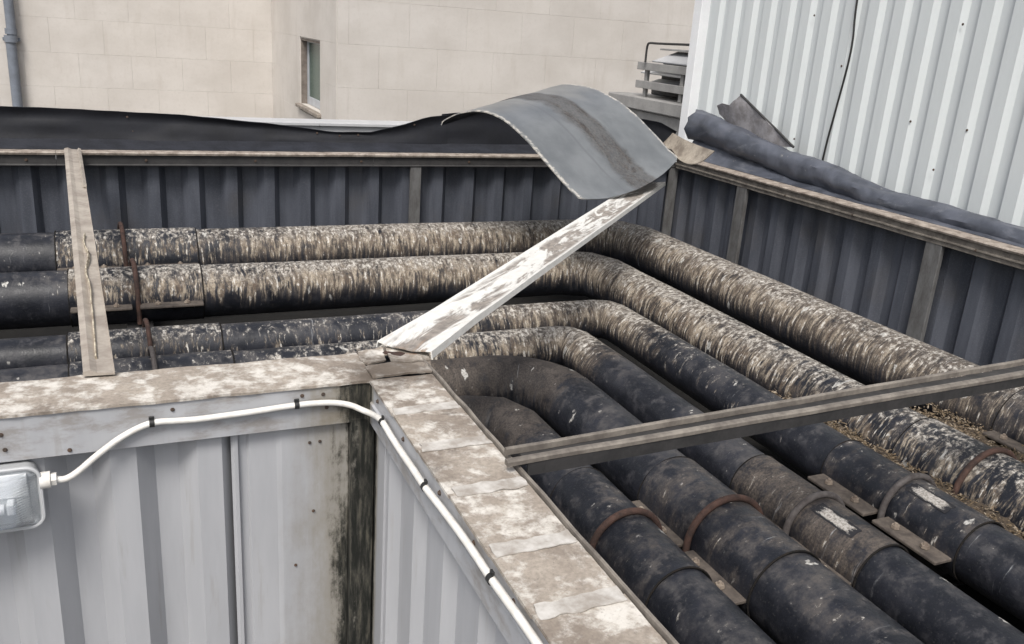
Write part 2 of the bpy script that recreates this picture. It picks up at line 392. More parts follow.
PIPE = pipe_mat(); CAP = cap_mat(); PAINT = inner_paint(); DARK = dark_wall(); STONE = stone(); STRIP = strip_mat(); CURL = curl_mat()
MORTAR = simple("pale_mortar", (.54, .505, .46), .9, .15)
RUST = simple("rusted_steel", (.088, .047, .035), .85, c2=(.034, .023, .020), sc=22, bump=.5)
RUSTG = simple("dull_rust_grey_rod", (.105, .094, .090), .8, c2=(.050, .042, .040), sc=22, bump=.4)
RAIL = simple("weathered_rail_lip", (.40, .35, .30), .7, c2=(.15, .12, .10), sc=14, stretch=(1, 1, 1))
STEEL = simple("grey_brown_steel", (.24, .215, .185), .65, c2=(.11, .096, .084), sc=12)
STEELD = simple("dark_grimy_steel", (.045, .043, .043), .6, c2=(.025, .0245, .025), sc=10)
POST = simple("galvanised_post_grimy", (.135, .135, .135), .6, c2=(.075, .072, .07), sc=9, stretch=(2, 2, .7))
BATTEN = simple("dull_beige_metal", (.40, .36, .31), .6, c2=(.25, .215, .185), sc=9)
EDGEY = simple("frayed_pale_edge", (.60, .54, .42), .7, c2=(.16, .12, .085), sc=26)
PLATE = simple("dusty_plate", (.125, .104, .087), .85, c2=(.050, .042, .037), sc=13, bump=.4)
BOLT = simple("dusty_bolt", (.27, .225, .18), .75, c2=(.13, .10, .08), sc=40)
BLACK = simple("black_membrane", (.0135, .0145, .019), .5, c2=(.007, .0075, .010), sc=4, spec=.28, bump=.1)
BLACKD = simple("dusty_black_membrane", (.030, .032, .040), .55, c2=(.015, .016, .020), sc=6, spec=.3, bump=.1)
def slate():
    n = N("dark_slate_flashing", .38, .45); p = n.pos()
    a = n.noise(p, 4, 6, .62, .4); f = n.noise(p, 70, 4, .6); w_ = n.noise(n.scale(p, (9, 3.2, 9), (1, 4, 2)), 1, 6, .66, .5)
    c = n.mix(n.step(a, .32, .68), (.046, .051, .064), (.092, .100, .124))
    c = n.mix(n.math('MULTIPLY', n.step(w_, .55, .70), .55), c, (.165, .172, .190))
    c = n.mix(n.math('MULTIPLY', n.step(n.noise(p, 21, 5, .7), .64, .72), .6), c, (.30, .29, .27))
    n.col(c); n.rgh(n.step(a, .3, .7, .34, .52)); n.bump(n.math('ADD', n.math('MULTIPLY', f, .3), n.math('MULTIPLY', w_, .6)), .3, .01); return n.m
SLATE = slate()
BROWNG = simple("brown_grey_torn_sheet", (.33, .32, .33), .55, c2=(.19, .178, .178), sc=12)
UNDER = simple("sheet_underside_dusty", (.36, .32, .265), .75, c2=(.16, .135, .11), sc=9)
WHITEPVC = simple("white_pvc", (.74, .725, .69), .4, c2=(.60, .575, .53), sc=25, bump=.05)
CLIPB = simple("black_plastic", (.02, .02, .02), .5)
SEAL = simple("pale_sealant", (.54, .52, .49), .75, c2=(.28, .25, .218), sc=17, bump=.5)
PALEW = simple("pale_grey_cladding", (.56, .59, .595), .5, c2=(.525, .555, .56), sc=3, bump=.04, stretch=(3, 3, .5))
WTRIM = simple("white_trim", (.74, .75, .76), .45, c2=(.66, .67, .685), sc=4, bump=.04)
GREYM = simple("grey_painted_metal", (.30, .295, .285), .6, c2=(.22, .215, .21), sc=5)
GREYL = simple("light_grey_metal", (.46, .465, .475), .5, c2=(.40, .405, .415), sc=4)
DRAIN = simple("slate_drainpipe", (.18, .20, .235), .5, c2=(.125, .14, .165), sc=5)
FRAMEW = simple("grey_window_frame", (.42, .44, .47), .45, c2=(.36, .375, .40), sc=5)
REVEAL = simple("stained_sill", (.33, .29, .25), .85, c2=(.14, .12, .10), sc=8)
VOID = simple("dark_void", (.012, .012, .012), .9)
GROUND = simple("grey_roof_felt", (.11, .108, .105), .9, c2=(.075, .072, .07), sc=3)
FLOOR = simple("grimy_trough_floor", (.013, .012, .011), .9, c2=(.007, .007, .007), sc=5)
DEBRIS = simple("dry_litter", (.17, .125, .075), .9, c2=(.065, .047, .03), sc=60, fine=200)
DEBRIS2 = simple("pale_litter", (.30, .25, .19), .9, c2=(.14, .105, .07), sc=60)
LITTERB = simple("litter_soil", (.085, .065, .045), .95, c2=(.04, .03, .022), sc=20)

def glass(name, c, rough, tr=1.0, spec=.5):
    n = N(name, rough, spec); n.col(c); n.b.inputs["Transmission Weight"].default_value = tr; n.b.inputs["IOR"].default_value = 1.45; return n.m
DIFF = bpy.data.materials.new("clear_acrylic"); DIFF.use_nodes = True
_t = DIFF.node_tree; _t.nodes.clear(); _o = _t.nodes.new("ShaderNodeOutputMaterial"); _m = _t.nodes.new("ShaderNodeMixShader"); _a = _t.nodes.new("ShaderNodeBsdfTransparent"); _g = _t.nodes.new("ShaderNodeBsdfGlossy"); _l = _t.nodes.new("ShaderNodeLayerWeight"); _r = _t.nodes.new("ShaderNodeMapRange")
_a.inputs[0].default_value = (.975, .98, .985, 1); _g.inputs[0].default_value = (.9, .93, .96, 1); _g.inputs["Roughness"].default_value = .16; _l.inputs["Blend"].default_value = .35
_r.inputs[3].default_value = .11; _r.inputs[4].default_value = .75
for _x, _y in ((_l.outputs["Facing"], _r.inputs[0]), (_r.outputs[0], _m.inputs[0]), (_a.outputs[0], _m.inputs[1]), (_g.outputs[0], _m.inputs[2]), (_m.outputs[0], _o.inputs[0])): _t.links.new(_x, _y)
PANE = N("green_window_glass", .22, .18); PANE.col(PANE.mix(PANE.step(PANE.noise(PANE.pos(), 1.3, 3), .3, .7), (.050, .092, .078), (.068, .115, .098))); PANE = PANE.m
TUBEW = simple("lamp_white", (.85, .86, .86), .35, c2=(.80, .81, .82))
TRAY = simple("lamp_tray", (.66, .68, .69), .4, c2=(.58, .60, .61))

# ------------------------------------------------------------------ setting
def structure(name, vs, fs, mat):
    o = part(name, vs, fs, mat, None); o["kind"] = "structure"; return o
structure("ground", [(-300, -300, -2.2), (300, -300, -2.2), (300, 300, -2.2), (-300, 300, -2.2)], [(0, 1, 2, 3)], GROUND)
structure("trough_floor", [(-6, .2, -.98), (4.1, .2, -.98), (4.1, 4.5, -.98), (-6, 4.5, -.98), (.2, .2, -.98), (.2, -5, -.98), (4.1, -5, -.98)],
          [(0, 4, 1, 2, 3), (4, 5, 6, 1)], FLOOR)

# ------------------------------------------------------------------ inner pale walls
ZF = -.132
iwl = thing("corrugated_wall", "pale grey corrugated wall at left with light fitting and white cable, peeling capping on top", "wall", (-1, .1, -2.2))
FL = lambda u, d, z: (u, .026-d, z)
SCREW = None
def screw_mesh():
    bm = bmesh.new(); bmesh.ops.create_cone(bm, cap_ends=True, segments=6, radius1=.009, radius2=.008, depth=.008)
    bmesh.ops.create_cone(bm, cap_ends=True, segments=10, radius1=.013, radius2=.013, depth=.002, matrix=Matrix.Translation((0, 0, -.004)))
    return from_bm("screw", bm, simple("dark_screw", (.05, .042, .036), .7, c2=(.10, .06, .04), sc=60))
SCREW = screw_mesh()
def screw(parent, p, axis, s=1.0):
    o = link("screw", SCREW, parent, loc=p)
    o.rotation_euler = {'-y': (R_(90), 0, 0), '-x': (0, R_(-90), 0), 'z': (0, 0, 0), '+y': (R_(-90), 0, 0)}[axis]; o.scale = (s, s, s); return o
# ribbed sheets (ridge starts at x=-.93, pitch .2215)
corrug("corrugated_sheet", trap(-3.4, -1.20, .2215, .066, .047, .061, .055, -.93), FL, -2.2, ZF+.02, PAINT, iwl)
corrug("corrugated_sheet", trap(-1.198, -.392, .2215, .066, .047, .061, .055, -.93), FL, -2.2, ZF+.02, PAINT, iwl)
corrug("corrugated_sheet", [(-.396, -.004), (-.388, .004), (-.378, .004), (-.372, -.012), (-.352, -.014), (-.346, -.004), (-.27, -.004), (-.255, .0), (-.06, .002)],
       FL, -2.2, ZF+.02, PAINT, iwl, label="flat end sheet with a folded seam beside the mouldy corner")
box("corner_post", (-.058, -.002, -2.2), (.0155, .045, ZF+.015), PAINT, iwl, .004, label="mould blackened corner post")
# fascia: two lengths with a folded lower lip
for a, b in ((-3.4, -1.4), (-1.398, -.001)):
    vs, fs = extrude_profile([(0, -.006), (0, ZF+.004), (.006, ZF), (.03, ZF), (.03, ZF+.003), (.008, ZF+.004), (.006, -.006)], lambda u, a_, b_: (u, a_, b_), a, b)
    bm = bmesh.new(); me = mk("fascia", vs, fs, PAINT); bm.from_mesh(me); bmesh.ops.recalc_face_normals(bm, faces=bm.faces[:]); bm.to_mesh(me); bm.free()
    link("fascia", me, iwl)
box("lining_sheet", (-3.4, .205, -.98), (.19, .213, -.012), DARK, iwl, 0)
for x, z in ((-.95, -.052), (-.945, -.094), (-.80, -.115), (-.545, -.03), (-.20, -.028), (-.14, -.03), (-.13, -.072), (-1.3, -.05)): screw(iwl, (x, -.003, z), '-y', .45)
for x, z in ((-.175, -.19), (-.145, -.19), (-.165, -.42), (-.22, -.60)): screw(iwl, (x, .021, z), '-y', .38)

iwr = thing("corrugated_wall", "pale grey corrugated wall running towards the viewer under the wide seamed capping", "wall", (.1, -1.5, -2.2))
FR = lambda u, d, z: (.022-d, u, z)
def ribw(u0, u1, phase, pitch=.235):
    return trap(u0, u1, pitch, .085, .028, .094, .03, phase)
box("corner_angle", (.016, -.108, -2.2), (.03, -.003, ZF+.012), PAINT, iwr, .002)
corrug("corrugated_sheet", ribw(-1.45, -.10, -.37), FR, -2.2, ZF+.015, PAINT, iwr)
corrug("corrugated_sheet", ribw(-3.4, -1.446, -.37), FR, -2.2, ZF+.015, PAINT, iwr)
for a, b in ((-3.4, -1.3), (-1.298, -.001)):
    vs, fs = extrude_profile([(0, -.006), (0, -.062), (-.006, -.066), (-.006, ZF+.004), (0, ZF), (.03, ZF), (.03, ZF+.003), (.004, ZF+.004), (.005, -.006)], lambda u, a_, b_: (a_, u, b_), a, b)
    bm = bmesh.new(); me = mk("fascia", vs, fs, PAINT); bm.from_mesh(me); bmesh.ops.recalc_face_normals(bm, faces=bm.faces[:]); bm.to_mesh(me); bm.free()
    link("fascia", me, iwr)
box("lining_sheet", (.180, -3.4, -.98), (.188, .204, -.012), DARK, iwr, 0)
for y in (-.08, -.33, -.62, -.84, -1.05): screw(iwr, (-.003, y, -.034), '-x', .55)

def rough_sheet(name, x0, x1, y0, y1, z, parent, amp=.0015, nx=10, ny=6, th=.008, mat=CAP, seed=0, jit=0.0, tilt=0.0):
    rows = []
    for i in range(nx+1):
        r = []
        for j in range(ny+1):
            x = x0+(x1-x0)*i/nx; y = y0+(y1-y0)*j/ny
            if jit:
                if i in (0, nx): x += jit*noise.noise((y*30, seed, i))
                if j in (0, ny): y += jit*noise.noise((x*30, seed, j+9))
            r.append((x, y, z+amp*noise.noise((x*11, y*11, seed))+amp*.6*noise.noise((x*37, y*37, seed))+tilt*(j/ny-.5)))
        rows.append(r)
    return sheet(name, rows, th, mat, parent, smooth=35)
# left capping: two long sheets, plus the corner pieces
rough_sheet("coping_sheet", -3.4, -1.05, -.006, .222, 0, iwl, nx=30, ny=6, amp=.003, seed=1)
rough_sheet("coping_sheet", -1.055, .012, -.006, .222, .002, iwl, nx=30, ny=8, amp=.003, seed=2, jit=.004)
# right capping: short sheets with sealed joints
js = [.0, -.238, -.46, -.69, -.933, -1.137, -1.37, -1.60, -1.83, -2.06, -2.3, -2.53, -2.76, -3.0]
for i, (a, b) in enumerate(zip(js, js[1:])):
    rough_sheet("coping_sheet", -.006, .188, b+.001, a-.001, .0005*(i % 2), iwr, nx=8, ny=8, amp=.0022, seed=10+i, tilt=.003)
for i, y in enumerate(js[1:]):
    rough_sheet("joint_strip", .0+.004*(i % 3), .184, y-.022, y+.022, .0050, iwr, nx=14, ny=5, amp=.0018, th=.002, mat=SEAL, seed=40+i, jit=.008)
# crumpled corner flashings with open cracks between them
def poly_piece(name, P, z, parent, seed, amp=.006, mat=CAP):
    bm = bmesh.new(); f = bm.faces.new([bm.verts.new((x, y, z)) for x, y in P])
    bmesh.ops.triangulate(bm, faces=[f]); bmesh.ops.subdivide_edges(bm, edges=bm.edges[:], cuts=5, use_grid_fill=True)
    bmesh.ops.triangulate(bm, faces=bm.faces[:])
    for v in bm.verts: v.co.z += amp*noise.noise((v.co.x*16, v.co.y*16, seed))+amp*.5*noise.noise((v.co.x*50, v.co.y*50, seed))
    g = bmesh.ops.extrude_face_region(bm, geom=bm.faces[:]); 
    for e in g["geom"]:
        if isinstance(e, bmesh.types.BMVert): e.co.z -= .006
    return link(name, from_bm(name, bm, mat, 30), parent)
poly_piece("corner_flashing", [(.018, .222), (.098, .226), (.08, .125), (.02, .10), (.003, .15)], .010, iwr, 1)
poly_piece("corner_flashing", [(.106, .226), (.222, .150), (.215, .095), (.15, .085), (.092, .112)], .011, iwr, 2)
poly_piece("corner_flashing", [(.006, .088), (.085, .112), (.145, .08), (.212, .088), (.19, .005), (.10, .012), (.004, -.004)], .008, iwr, 3)
# thin upstand along the trough edge of the capping
for a, b in ((-.60, .12), (-1.45, -.604), (-3.4, -1.454)):
    rows = []
    for i in range(31):
        y = a+(b-a)*i/30; x = .192+.0025*noise.noise((y*6, 1, 2)); zz = .011+.004*noise.noise((y*9, 5, 2))
        rows.append([(x, y, -.06), (x, y, zz-.003), (x+.0025, y, zz), (x+.006, y, zz), (x+.008, y, zz-.004), (x+.008, y, -.06)])
    vs = [p for r in rows for p in r]; m = 6; fs = [(i*m+j, i*m+(j+1) % m, (i+1)*m+(j+1) % m, (i+1)*m+j) for i in range(30) for j in range(m)]
    fs += [tuple(range(m)), tuple(range(30*m+m-1, 30*m-1, -1))]
    part("edge_trim", vs, fs, STEEL, iwr)

# ------------------------------------------------------------------ outer dark walls
bw = thing("corrugated_wall", "dark slate corrugated steel wall behind the pipes across the back", "wall", (0, 4.5, -.98))
FB = lambda u, d, z: (u, 4.49-d, z)
ph = -1.23-.03
cuts = [-6, -4.4, -2.8, -1.16, .44, 1.7, 3.05, 4.15]
for a, b in zip(cuts, cuts[1:]):
    _k = cuts.index(a) % 2
    corrug("corrugated_sheet", trap(a-.03*_k, b+.03*_k, .272, .075, .045, .107, .06, ph), (lambda u, d, z, k=_k: (u, 4.49-d+.006*k, z)), -.98, -.07, DARK, bw)
for x in (1.55, 4.02, -1.9): box("post", (x-.045, 4.425, -.98), (x+.045, 4.452, -.079), POST, bw, .003)
def wavy_rail(name, f, u0, u1, prof, mat, parent, amp=.003, nu=60, seed=0):
    n = len(prof); vs, fs = [], []
    for i in range(nu+1):
        u = u0+(u1-u0)*i/nu; dz = amp*noise.noise((u*2.3, seed, 0)); da = amp*noise.noise((u*3.1, seed, 5))
        for a, b in prof: vs.append(Vector(f(u, a+da, b+dz)))
    for i in range(nu):
        for k in range(n): k2 = (k+1) % n; fs.append((i*n+k, i*n+k2, (i+1)*n+k2, (i+1)*n+k))
    fs += [tuple(reversed(range(n))), tuple(range(nu*n, nu*n+n))]
    me = mk(name, vs, fs, mat); bm = bmesh.new(); bm.from_mesh(me); bmesh.ops.recalc_face_normals(bm, faces=bm.faces[:]); bm.to_mesh(me); bm.free()
    return link(name, me, parent)
fb = lambda u, a, b: (u, a, b)
for a, b in ((-6, -1.02), (-1.018, 1.2), (1.202, 4.02)):
    wavy_rail("top_rail", fb, a, b, [(4.405, -.018), (4.40, -.004), (4.405, .004), (4.56, .004), (4.56, -.018)], RAIL, bw, seed=a)
    wavy_rail("angle_strip", fb, a, b, [(4.424, -.019), (4.424, -.082), (4.418, -.088), (4.418, -.094), (4.43, -.094), (4.43, -.019)], STEELD, bw, seed=a)
for x in (-1.2, -.45, .3, 1.1, 2.0, 2.8): screw(bw, (x, 4.4175, -.055), '-y', .8)

rw = thing("corrugated_wall", "dark slate corrugated steel wall along the right side below the rolled flashing", "wall", (4.1, 1, -.98))
FRW = lambda u, d, z: (4.095-d, u, z)
cuts = [-4, -2.4, -.8, .36, 1.45, 2.54, 3.62, 4.56]
for a, b in zip(cuts, cuts[1:]):
    _k = cuts.index(a) % 2
    corrug("corrugated_sheet", trap(a-.03*_k, b+.03*_k, .268, .085, .055, .073, .060, .95-.04), (lambda u, d, z, k=_k: (4.095-d+.006*k, u, z)), -.98, -.07, DARK, rw)
for y in (3.44, 1.51, -.4, -2.3): box("post", (4.012, y-.062, -.98), (4.044, y+.062, -.03 if y == 1.51 else -.079), POST, rw, .003)
fr = lambda u, a, b: (a, u, b)
for a, b in ((-4, -.5), (-.498, 1.9), (1.902, 4.40)):
    wavy_rail("top_rail", fr, a, b, [(3.985, -.016), (3.98, -.004), (3.985, .004), (4.16, .004), (4.16, -.016)], RAIL, rw, seed=a+3)
    wavy_rail("angle_strip", fr, a, b, [(4.008, -.017), (4.008, -.052), (3.996, -.056), (3.996, -.064), (4.008, -.068), (4.008, -.094), (4.016, -.094), (4.016, -.017)], STEEL, rw, seed=a+3)
for y in (2.9, 2.2, 1.2): screw(rw, (3.993, y, -.06), '-x', .7)

# ------------------------------------------------------------------ pipes
def pipe_path(x, y, z, R, n):
    """left leg -> elbow -> right leg; R = setback of the bend, n = number of mitre cuts minus one"""
    P = [Vector((-6, y, z))]
    c = Vector((x-R, y-R, z))
    # tangent polygon of a quarter arc with n chords
    if n == 0: P.append(Vector((x, y, z)))
    else:
        st = math.pi/2/n
        P.append(Vector((x-R, y, z)))
        for k in range(1, n):
            a = math.pi/2-k*st; P.append(c+Vector((math.cos(a)*R, math.sin(a)*R, 0)))
        P.append(Vector((x, y-R, z)))
    P.append(Vector((x, -4, z))); return P
def sweep_pipe(name, P, r, coverf, brownf, parent, seg=40, step=.16, phase=0.0, lump=.0035):
    pts, seen = [], 0.0
    for i in range(len(P)-1):
        a, b = P[i], P[i+1]; L = (b-a).length; k = max(1, int(L/step))
        for j in range(k):
            pts.append((a+(b-a)*j/k, seen+L*j/k, i if j == 0 else None))
        seen += L
    pts.append((P[-1], seen, None))
    vs, uvs, cov, top, br = [], [], [], [], []
    for idx, (p, s, corner) in enumerate(pts):
        if corner:
            d0 = (P[corner]-P[corner-1]).normalized(); d1 = (P[corner+1]-P[corner]).normalized()
        else:
            q = pts[min(idx+1, len(pts)-1)][0]-p if idx < len(pts)-1 else p-pts[idx-1][0]
            d0 = d1 = q.normalized()
        t = (d0+d1).normalized(); k = 1/max(.3, t.dot(d0))
        side = t.cross(Vector((0, 0, 1))).normalized()
        for j in range(seg+1):
            a = 2*math.pi*j/seg-math.pi            # a = 0 at the crown
            rr = r+lump*noise.noise((s*2.2+phase, math.cos(a)*1.3, math.sin(a)*1.3+phase))
            vs.append(p+side*(k*rr*math.sin(a))+Vector((0, 0, rr*math.cos(a))))
            uvs.append((s+phase*7.3, a*r+phase*3.1)); cov.append(coverf(p)); br.append(brownf(p)); top.append(math.cos(a))
    m = seg+1; fs = []
    for i in range(len(pts)-1):
        for j in range(seg): fs.append((i*m+j, (i+1)*m+j, (i+1)*m+j+1, i*m+j+1))
    me = mk(name, vs, fs, PIPE, 16)
    L = me.uv_layers.new(name="UVMap")
    for lp in me.loops: L.data[lp.index].uv = uvs[lp.vertex_index]
    for nm, dat in (("cover", cov), ("top", top), ("brown", br)):
        at = me.attributes.new(nm, 'FLOAT', 'POINT'); at.data.foreach_set("value", dat)
    return link(name, me, parent)
def ramp(x, *kv):
    kv = sorted(kv)
    if x <= kv[0][0]: return kv[0][1]
    for (a, va), (b, vb) in zip(kv, kv[1:]):
        if x <= b: return va+(vb-va)*(x-a)/(b-a)
    return kv[-1][1]
BOLTM = None
def bolt_mesh():
    bm = bmesh.new(); bmesh.ops.create_cone(bm, cap_ends=True, segments=6, radius1=.017, radius2=.015, depth=.011)
    bmesh.ops.create_cone(bm, cap_ends=True, segments=10, radius1=.009, radius2=.006, depth=.012, matrix=Matrix.Translation((0, 0, .008)))
    return from_bm("bolt", bm, BOLT)
BOLTM = bolt_mesh()
def u_bolt(parent, c, axis, r, rod, mat, lift=0.0, legs=.03):
    """hoop in the plane across the pipe; axis = 'x' or 'y' is the pipe's direction"""
    P = []
    for i in range(29):
        a = math.pi*i/28; sx = -math.cos(a)*r; sz = math.sin(a)*(r+lift)
        P.append(Vector(c)+(Vector((sx, 0, sz)) if axis == 'y' else Vector((0, sx, sz))))
    P = [P[0]+Vector((0, 0, -legs))]+P+[P[-1]+Vector((0, 0, -legs))]
    if axis == 'x': P = [p-Vector(((p.y-c[1])*.07, 0, 0)) for p in P]
    return tube("u_bolt", P, rod, mat, parent, 8)
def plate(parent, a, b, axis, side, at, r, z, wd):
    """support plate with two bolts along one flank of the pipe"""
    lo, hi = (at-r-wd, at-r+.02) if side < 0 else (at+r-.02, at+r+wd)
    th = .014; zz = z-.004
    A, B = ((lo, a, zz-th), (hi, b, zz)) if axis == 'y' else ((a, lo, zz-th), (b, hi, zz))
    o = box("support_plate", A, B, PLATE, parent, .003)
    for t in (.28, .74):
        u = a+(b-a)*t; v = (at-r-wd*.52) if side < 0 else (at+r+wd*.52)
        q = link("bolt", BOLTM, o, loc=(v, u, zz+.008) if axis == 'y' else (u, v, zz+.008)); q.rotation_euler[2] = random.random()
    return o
def sleeve(parent, a, b, axis, at, z, r, cv, bv, ph_):
    P = [Vector((at, b, z)), Vector((at, a, z))] if axis == 'y' else [Vector((a, at, z)), Vector((b, at, z))]
    o = sweep_pipe("jacket_sleeve", P, r, lambda p: cv, lambda p: bv, parent, phase=ph_)
    # turned-in end lips
    return o
def ring(parent, c, axis, r, mat, wd=.006, name="joint_band"):
    P = []
    for i in range(41):
        a = 2*math.pi*i/40; P.append(Vector(c)+(Vector((math.sin(a)*r, 0, math.cos(a)*r)) if axis == 'y' else Vector((0, math.sin(a)*r, math.cos(a)*r))))
    vs, fs = tube_geo(P, wd, 6, caps=False); return part(name, vs, fs, mat, parent, smooth=50)
ZP = -.6
JB = simple("black_joint_tape", (.012, .012, .012), .9, c2=(.022, .019, .017), sc=30, spec=.08)
PIPES = [
 # x, y, z, r, R, n, label
 (3.026, 3.588, -.54, .171, .30, 2, "black insulated pipe next to the dark right wall, farthest out, caked in brown droppings"),
 (2.416, 2.963, -.60, .155, .26, 2, "second pipe in from the outer walls, tan droppings thickest at its bend"),
 (1.990, 1.988, -.60, .114, .10, 2, "sharply bent black pipe lying next inside the tan crusted pipe with the second thickest crust"),
 (1.538, 1.597, -.60, .112, .09, 2, "black pipe whose white speckled bend lies just past the foot of the white strip"),
 (1.176, 1.203, -.60, .138, .30, 8, "wide black pipe with a smooth rounded brown elbow beside the capping"),
 (0.821, 0.838, -.60, .114, .17, 2, "black pipe closest to the capping, starting with a short mitred bend"),
]
def cover_fn(i):
    def f(p):
        x, y = p.x, p.y
        leg = y > PIPES[i][1]-.05                      # left leg
        if i == 0: return ramp(x, (-1.6, .12), (-1.0, .5), (-.2, .78), (.6, .92), (2.6, .95)) if leg else ramp(y, (-1.2, .55), (.3, .8), (1.6, .88), (3.3, .9))
        if i == 1: return ramp(x, (-1.6, .10), (-.9, .5), (-.2, .9), (.6, .95), (2.2, 1.0)) if leg else ramp(y, (-1.2, .6), (.4, .8), (1.6, .94), (2.8, 1.0))
        if i == 2: return ramp(x, (-1.3, .2), (-.6, .62), (.8, .66), (1.3, .86), (1.9, .92)) if leg else ramp(y, (-.9, .35), (.2, .44), (.6, .52), (1.2, .62), (1.5, .82), (1.9, .95))
        if i == 3: return ramp(x, (-1.3, .2), (-.2, .6), (.3, .85), (1.5, .96)) if leg else ramp(y, (.9, .05), (1.12, .12), (1.22, .85), (1.5, .95))
        if i == 4: return ramp(x, (.2, .6), (.6, .42), (1.0, .2)) if leg else ramp(y, (-1.2, .44), (-.2, .34), (.8, .2), (1.1, .16))
        return ramp(y, (-1.2, .45), (-.2, .38), (.5, .25))
    return f
def brown_fn(i):
    def f(p):
        x, y = p.x, p.y; leg = y > PIPES[i][1]-.05
        if i == 0: return ramp(x, (-1.2, .0), (-.3, .6), (.6, 1.0)) if leg else ramp(y, (-1, .6), (.6, 1.0), (3, 1.1))
        if i == 1: return ramp(x, (-1.0, .0), (-.3, .6), (.6, 1.0)) if leg else ramp(y, (-1, .4), (1, .8), (2.8, 1.15))
        if i == 2: return ramp(x, (-.9, .1), (.6, .35), (1.5, 1.0)) if leg else ramp(y, (-1.5, .25), (.3, .1), (1.0, .2), (1.5, .95), (1.9, 1.1))
        if i == 3: return ramp(x, (-.9, .05), (.5, .4), (1.4, .9)) if leg else ramp(y, (-1.5, .4), (.5, .12), (1.0, .05), (1.2, .9), (1.5, 1))
        if i == 4: return ramp(x, (0, 1.0), (1.1, 1.0)) if leg else ramp(y, (-1.5, .5), (-.6, .4), (-.4, .2), (.5, .08), (.72, .2), (.80, 1.0))
        return ramp(y, (-1.5, .4), (-.4, .2), (.2, .15), (.42, .3), (.5, 1.0), (.9, 1))
    return f
RB = [None, (-.29, .012), (-.30, .012), (-.30, .012), (-.262, .0125), (-.20, .0125)]
for i, (x, y, z, r, Rb, n, lab) in enumerate(PIPES):
    t = thing("insulated_pipe", lab, "pipe", (x, y, z-r), "pipes bending through the open trough")
    sweep_pipe("pipe_body", pipe_path(x, y, z, Rb, n), r, cover_fn(i), brown_fn(i), t, phase=i*1.7+.3)
    cf, bf = cover_fn(i), brown_fn(i)
    yb = -.29 if i == 0 else RB[i][0]
    y0, y1 = yb-.315, yb+.33
    rs = r+.007
    # right leg sleeve, bands, U-bolt and plates
    cv, bv = [(.65, .7), (.8, .45), (.52, .55), (.47, .8), (.42, .55), (.42, .5)][i]
    sleeve(t, y0, y1, 'y', x, z, rs, cv, bv, i*2.1+11)
    ring(t, (x, y0, z), 'y', rs-.0005, JB, .0035); ring(t, (x, y1, z), 'y', rs-.001, JB, .003)
    m_ = RUSTG if i in (2, 3) else RUST
    u_bolt(t, (x, yb, z+.0), 'y', rs+.010, .0125, m_, .0)
    wl, wr = [(.07, .06), (.055, .07), (.078, .05), (.08, .05), (.078, .025), (.05, .018)][i]
    for sd_, wd in ((-1, wl), (1, wr)):
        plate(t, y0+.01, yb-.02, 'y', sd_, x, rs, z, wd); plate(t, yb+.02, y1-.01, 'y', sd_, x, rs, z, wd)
    # left leg sleeve and hoop (pipes that show there)
    if i < 4:
        a, b = [(-1.015, -.206), (-.93, -.234), (-.905, -.227), (-.884, -.216)][i]
        cv, bv = [(.8, .4), (.9, .6), (.72, .25), (.6, .2)][i]
        sleeve(t, a, b, 'x', y, z, rs+.002, cv, bv, i*1.3+23)
        ring(t, (b, y, z), 'x', rs, JB, .004); ring(t, (a, y, z), 'x', rs, JB, .004)
        xb = [-.645, -.595, -.562, -.555][i]
        u_bolt(t, (xb, y, z), 'x', rs+.018, (.0135 if i < 2 else .011), RUST if i < 3 else RUSTG, .02, .12)
        for sd_ in (-1, 1):
            wd = .075 if sd_ < 0 and i < 2 else .05
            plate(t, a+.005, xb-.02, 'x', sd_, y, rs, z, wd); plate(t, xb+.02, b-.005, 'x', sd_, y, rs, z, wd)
FLAKE = N("flaked_white_label", .75, .2); _uv = FLAKE.uv(); _u, _v, _w = FLAKE.sep(_uv)
_e = FLAKE.math('MULTIPLY', FLAKE.math('MULTIPLY', FLAKE.step(_u, .0, .22), FLAKE.step(_u, 1, .75)), FLAKE.math('MULTIPLY', FLAKE.step(_v, 0, .3), FLAKE.step(_v, 1, .7)))
_n = FLAKE.noise(FLAKE.scale(FLAKE.pos(), (95, 30, 95)), 1, 7, .75); _n2 = FLAKE.noise(FLAKE.pos(), 130, 4, .7)
_k = FLAKE.step(FLAKE.math('ADD', FLAKE.math('MULTIPLY', _e, .30), _n), .58, .76)
FLAKE.col(FLAKE.mix(FLAKE.math('MULTIPLY', _k, .9), (.021, .021, .024), FLAKE.mix(FLAKE.step(_n2, .35, .65), (.22, .20, .18), (.46, .44, .41)))); FLAKE = FLAKE.m
for x, y0, y1, rr, nm in ((1.990, -.50, -.325, .1225, 2), (1.538, -.52, -.335, .1205, 3)):
    rows = []
    for i in range(9):
        y = y0+(y1-y0)*i/8; r = []
        for j in range(7):
            a = R_(-34+25*j/6+2.5*noise.noise((y*40, j, nm))*(j in (0, 6))); yy = y+.008*noise.noise((j*1.3, i, nm))*(i in (0, 8))
            r.append((x+rr*math.sin(a), yy, ZP+rr*math.cos(a)))
        rows.append(r)
    par = [o for o in COL.objects if o.name.startswith("insulated_pipe") and abs(o.location.x-x) < .001][0]
    sheet("label_remnant", rows, -.0015, FLAKE, par, smooth=60, label="flaked white label left on the jacket")
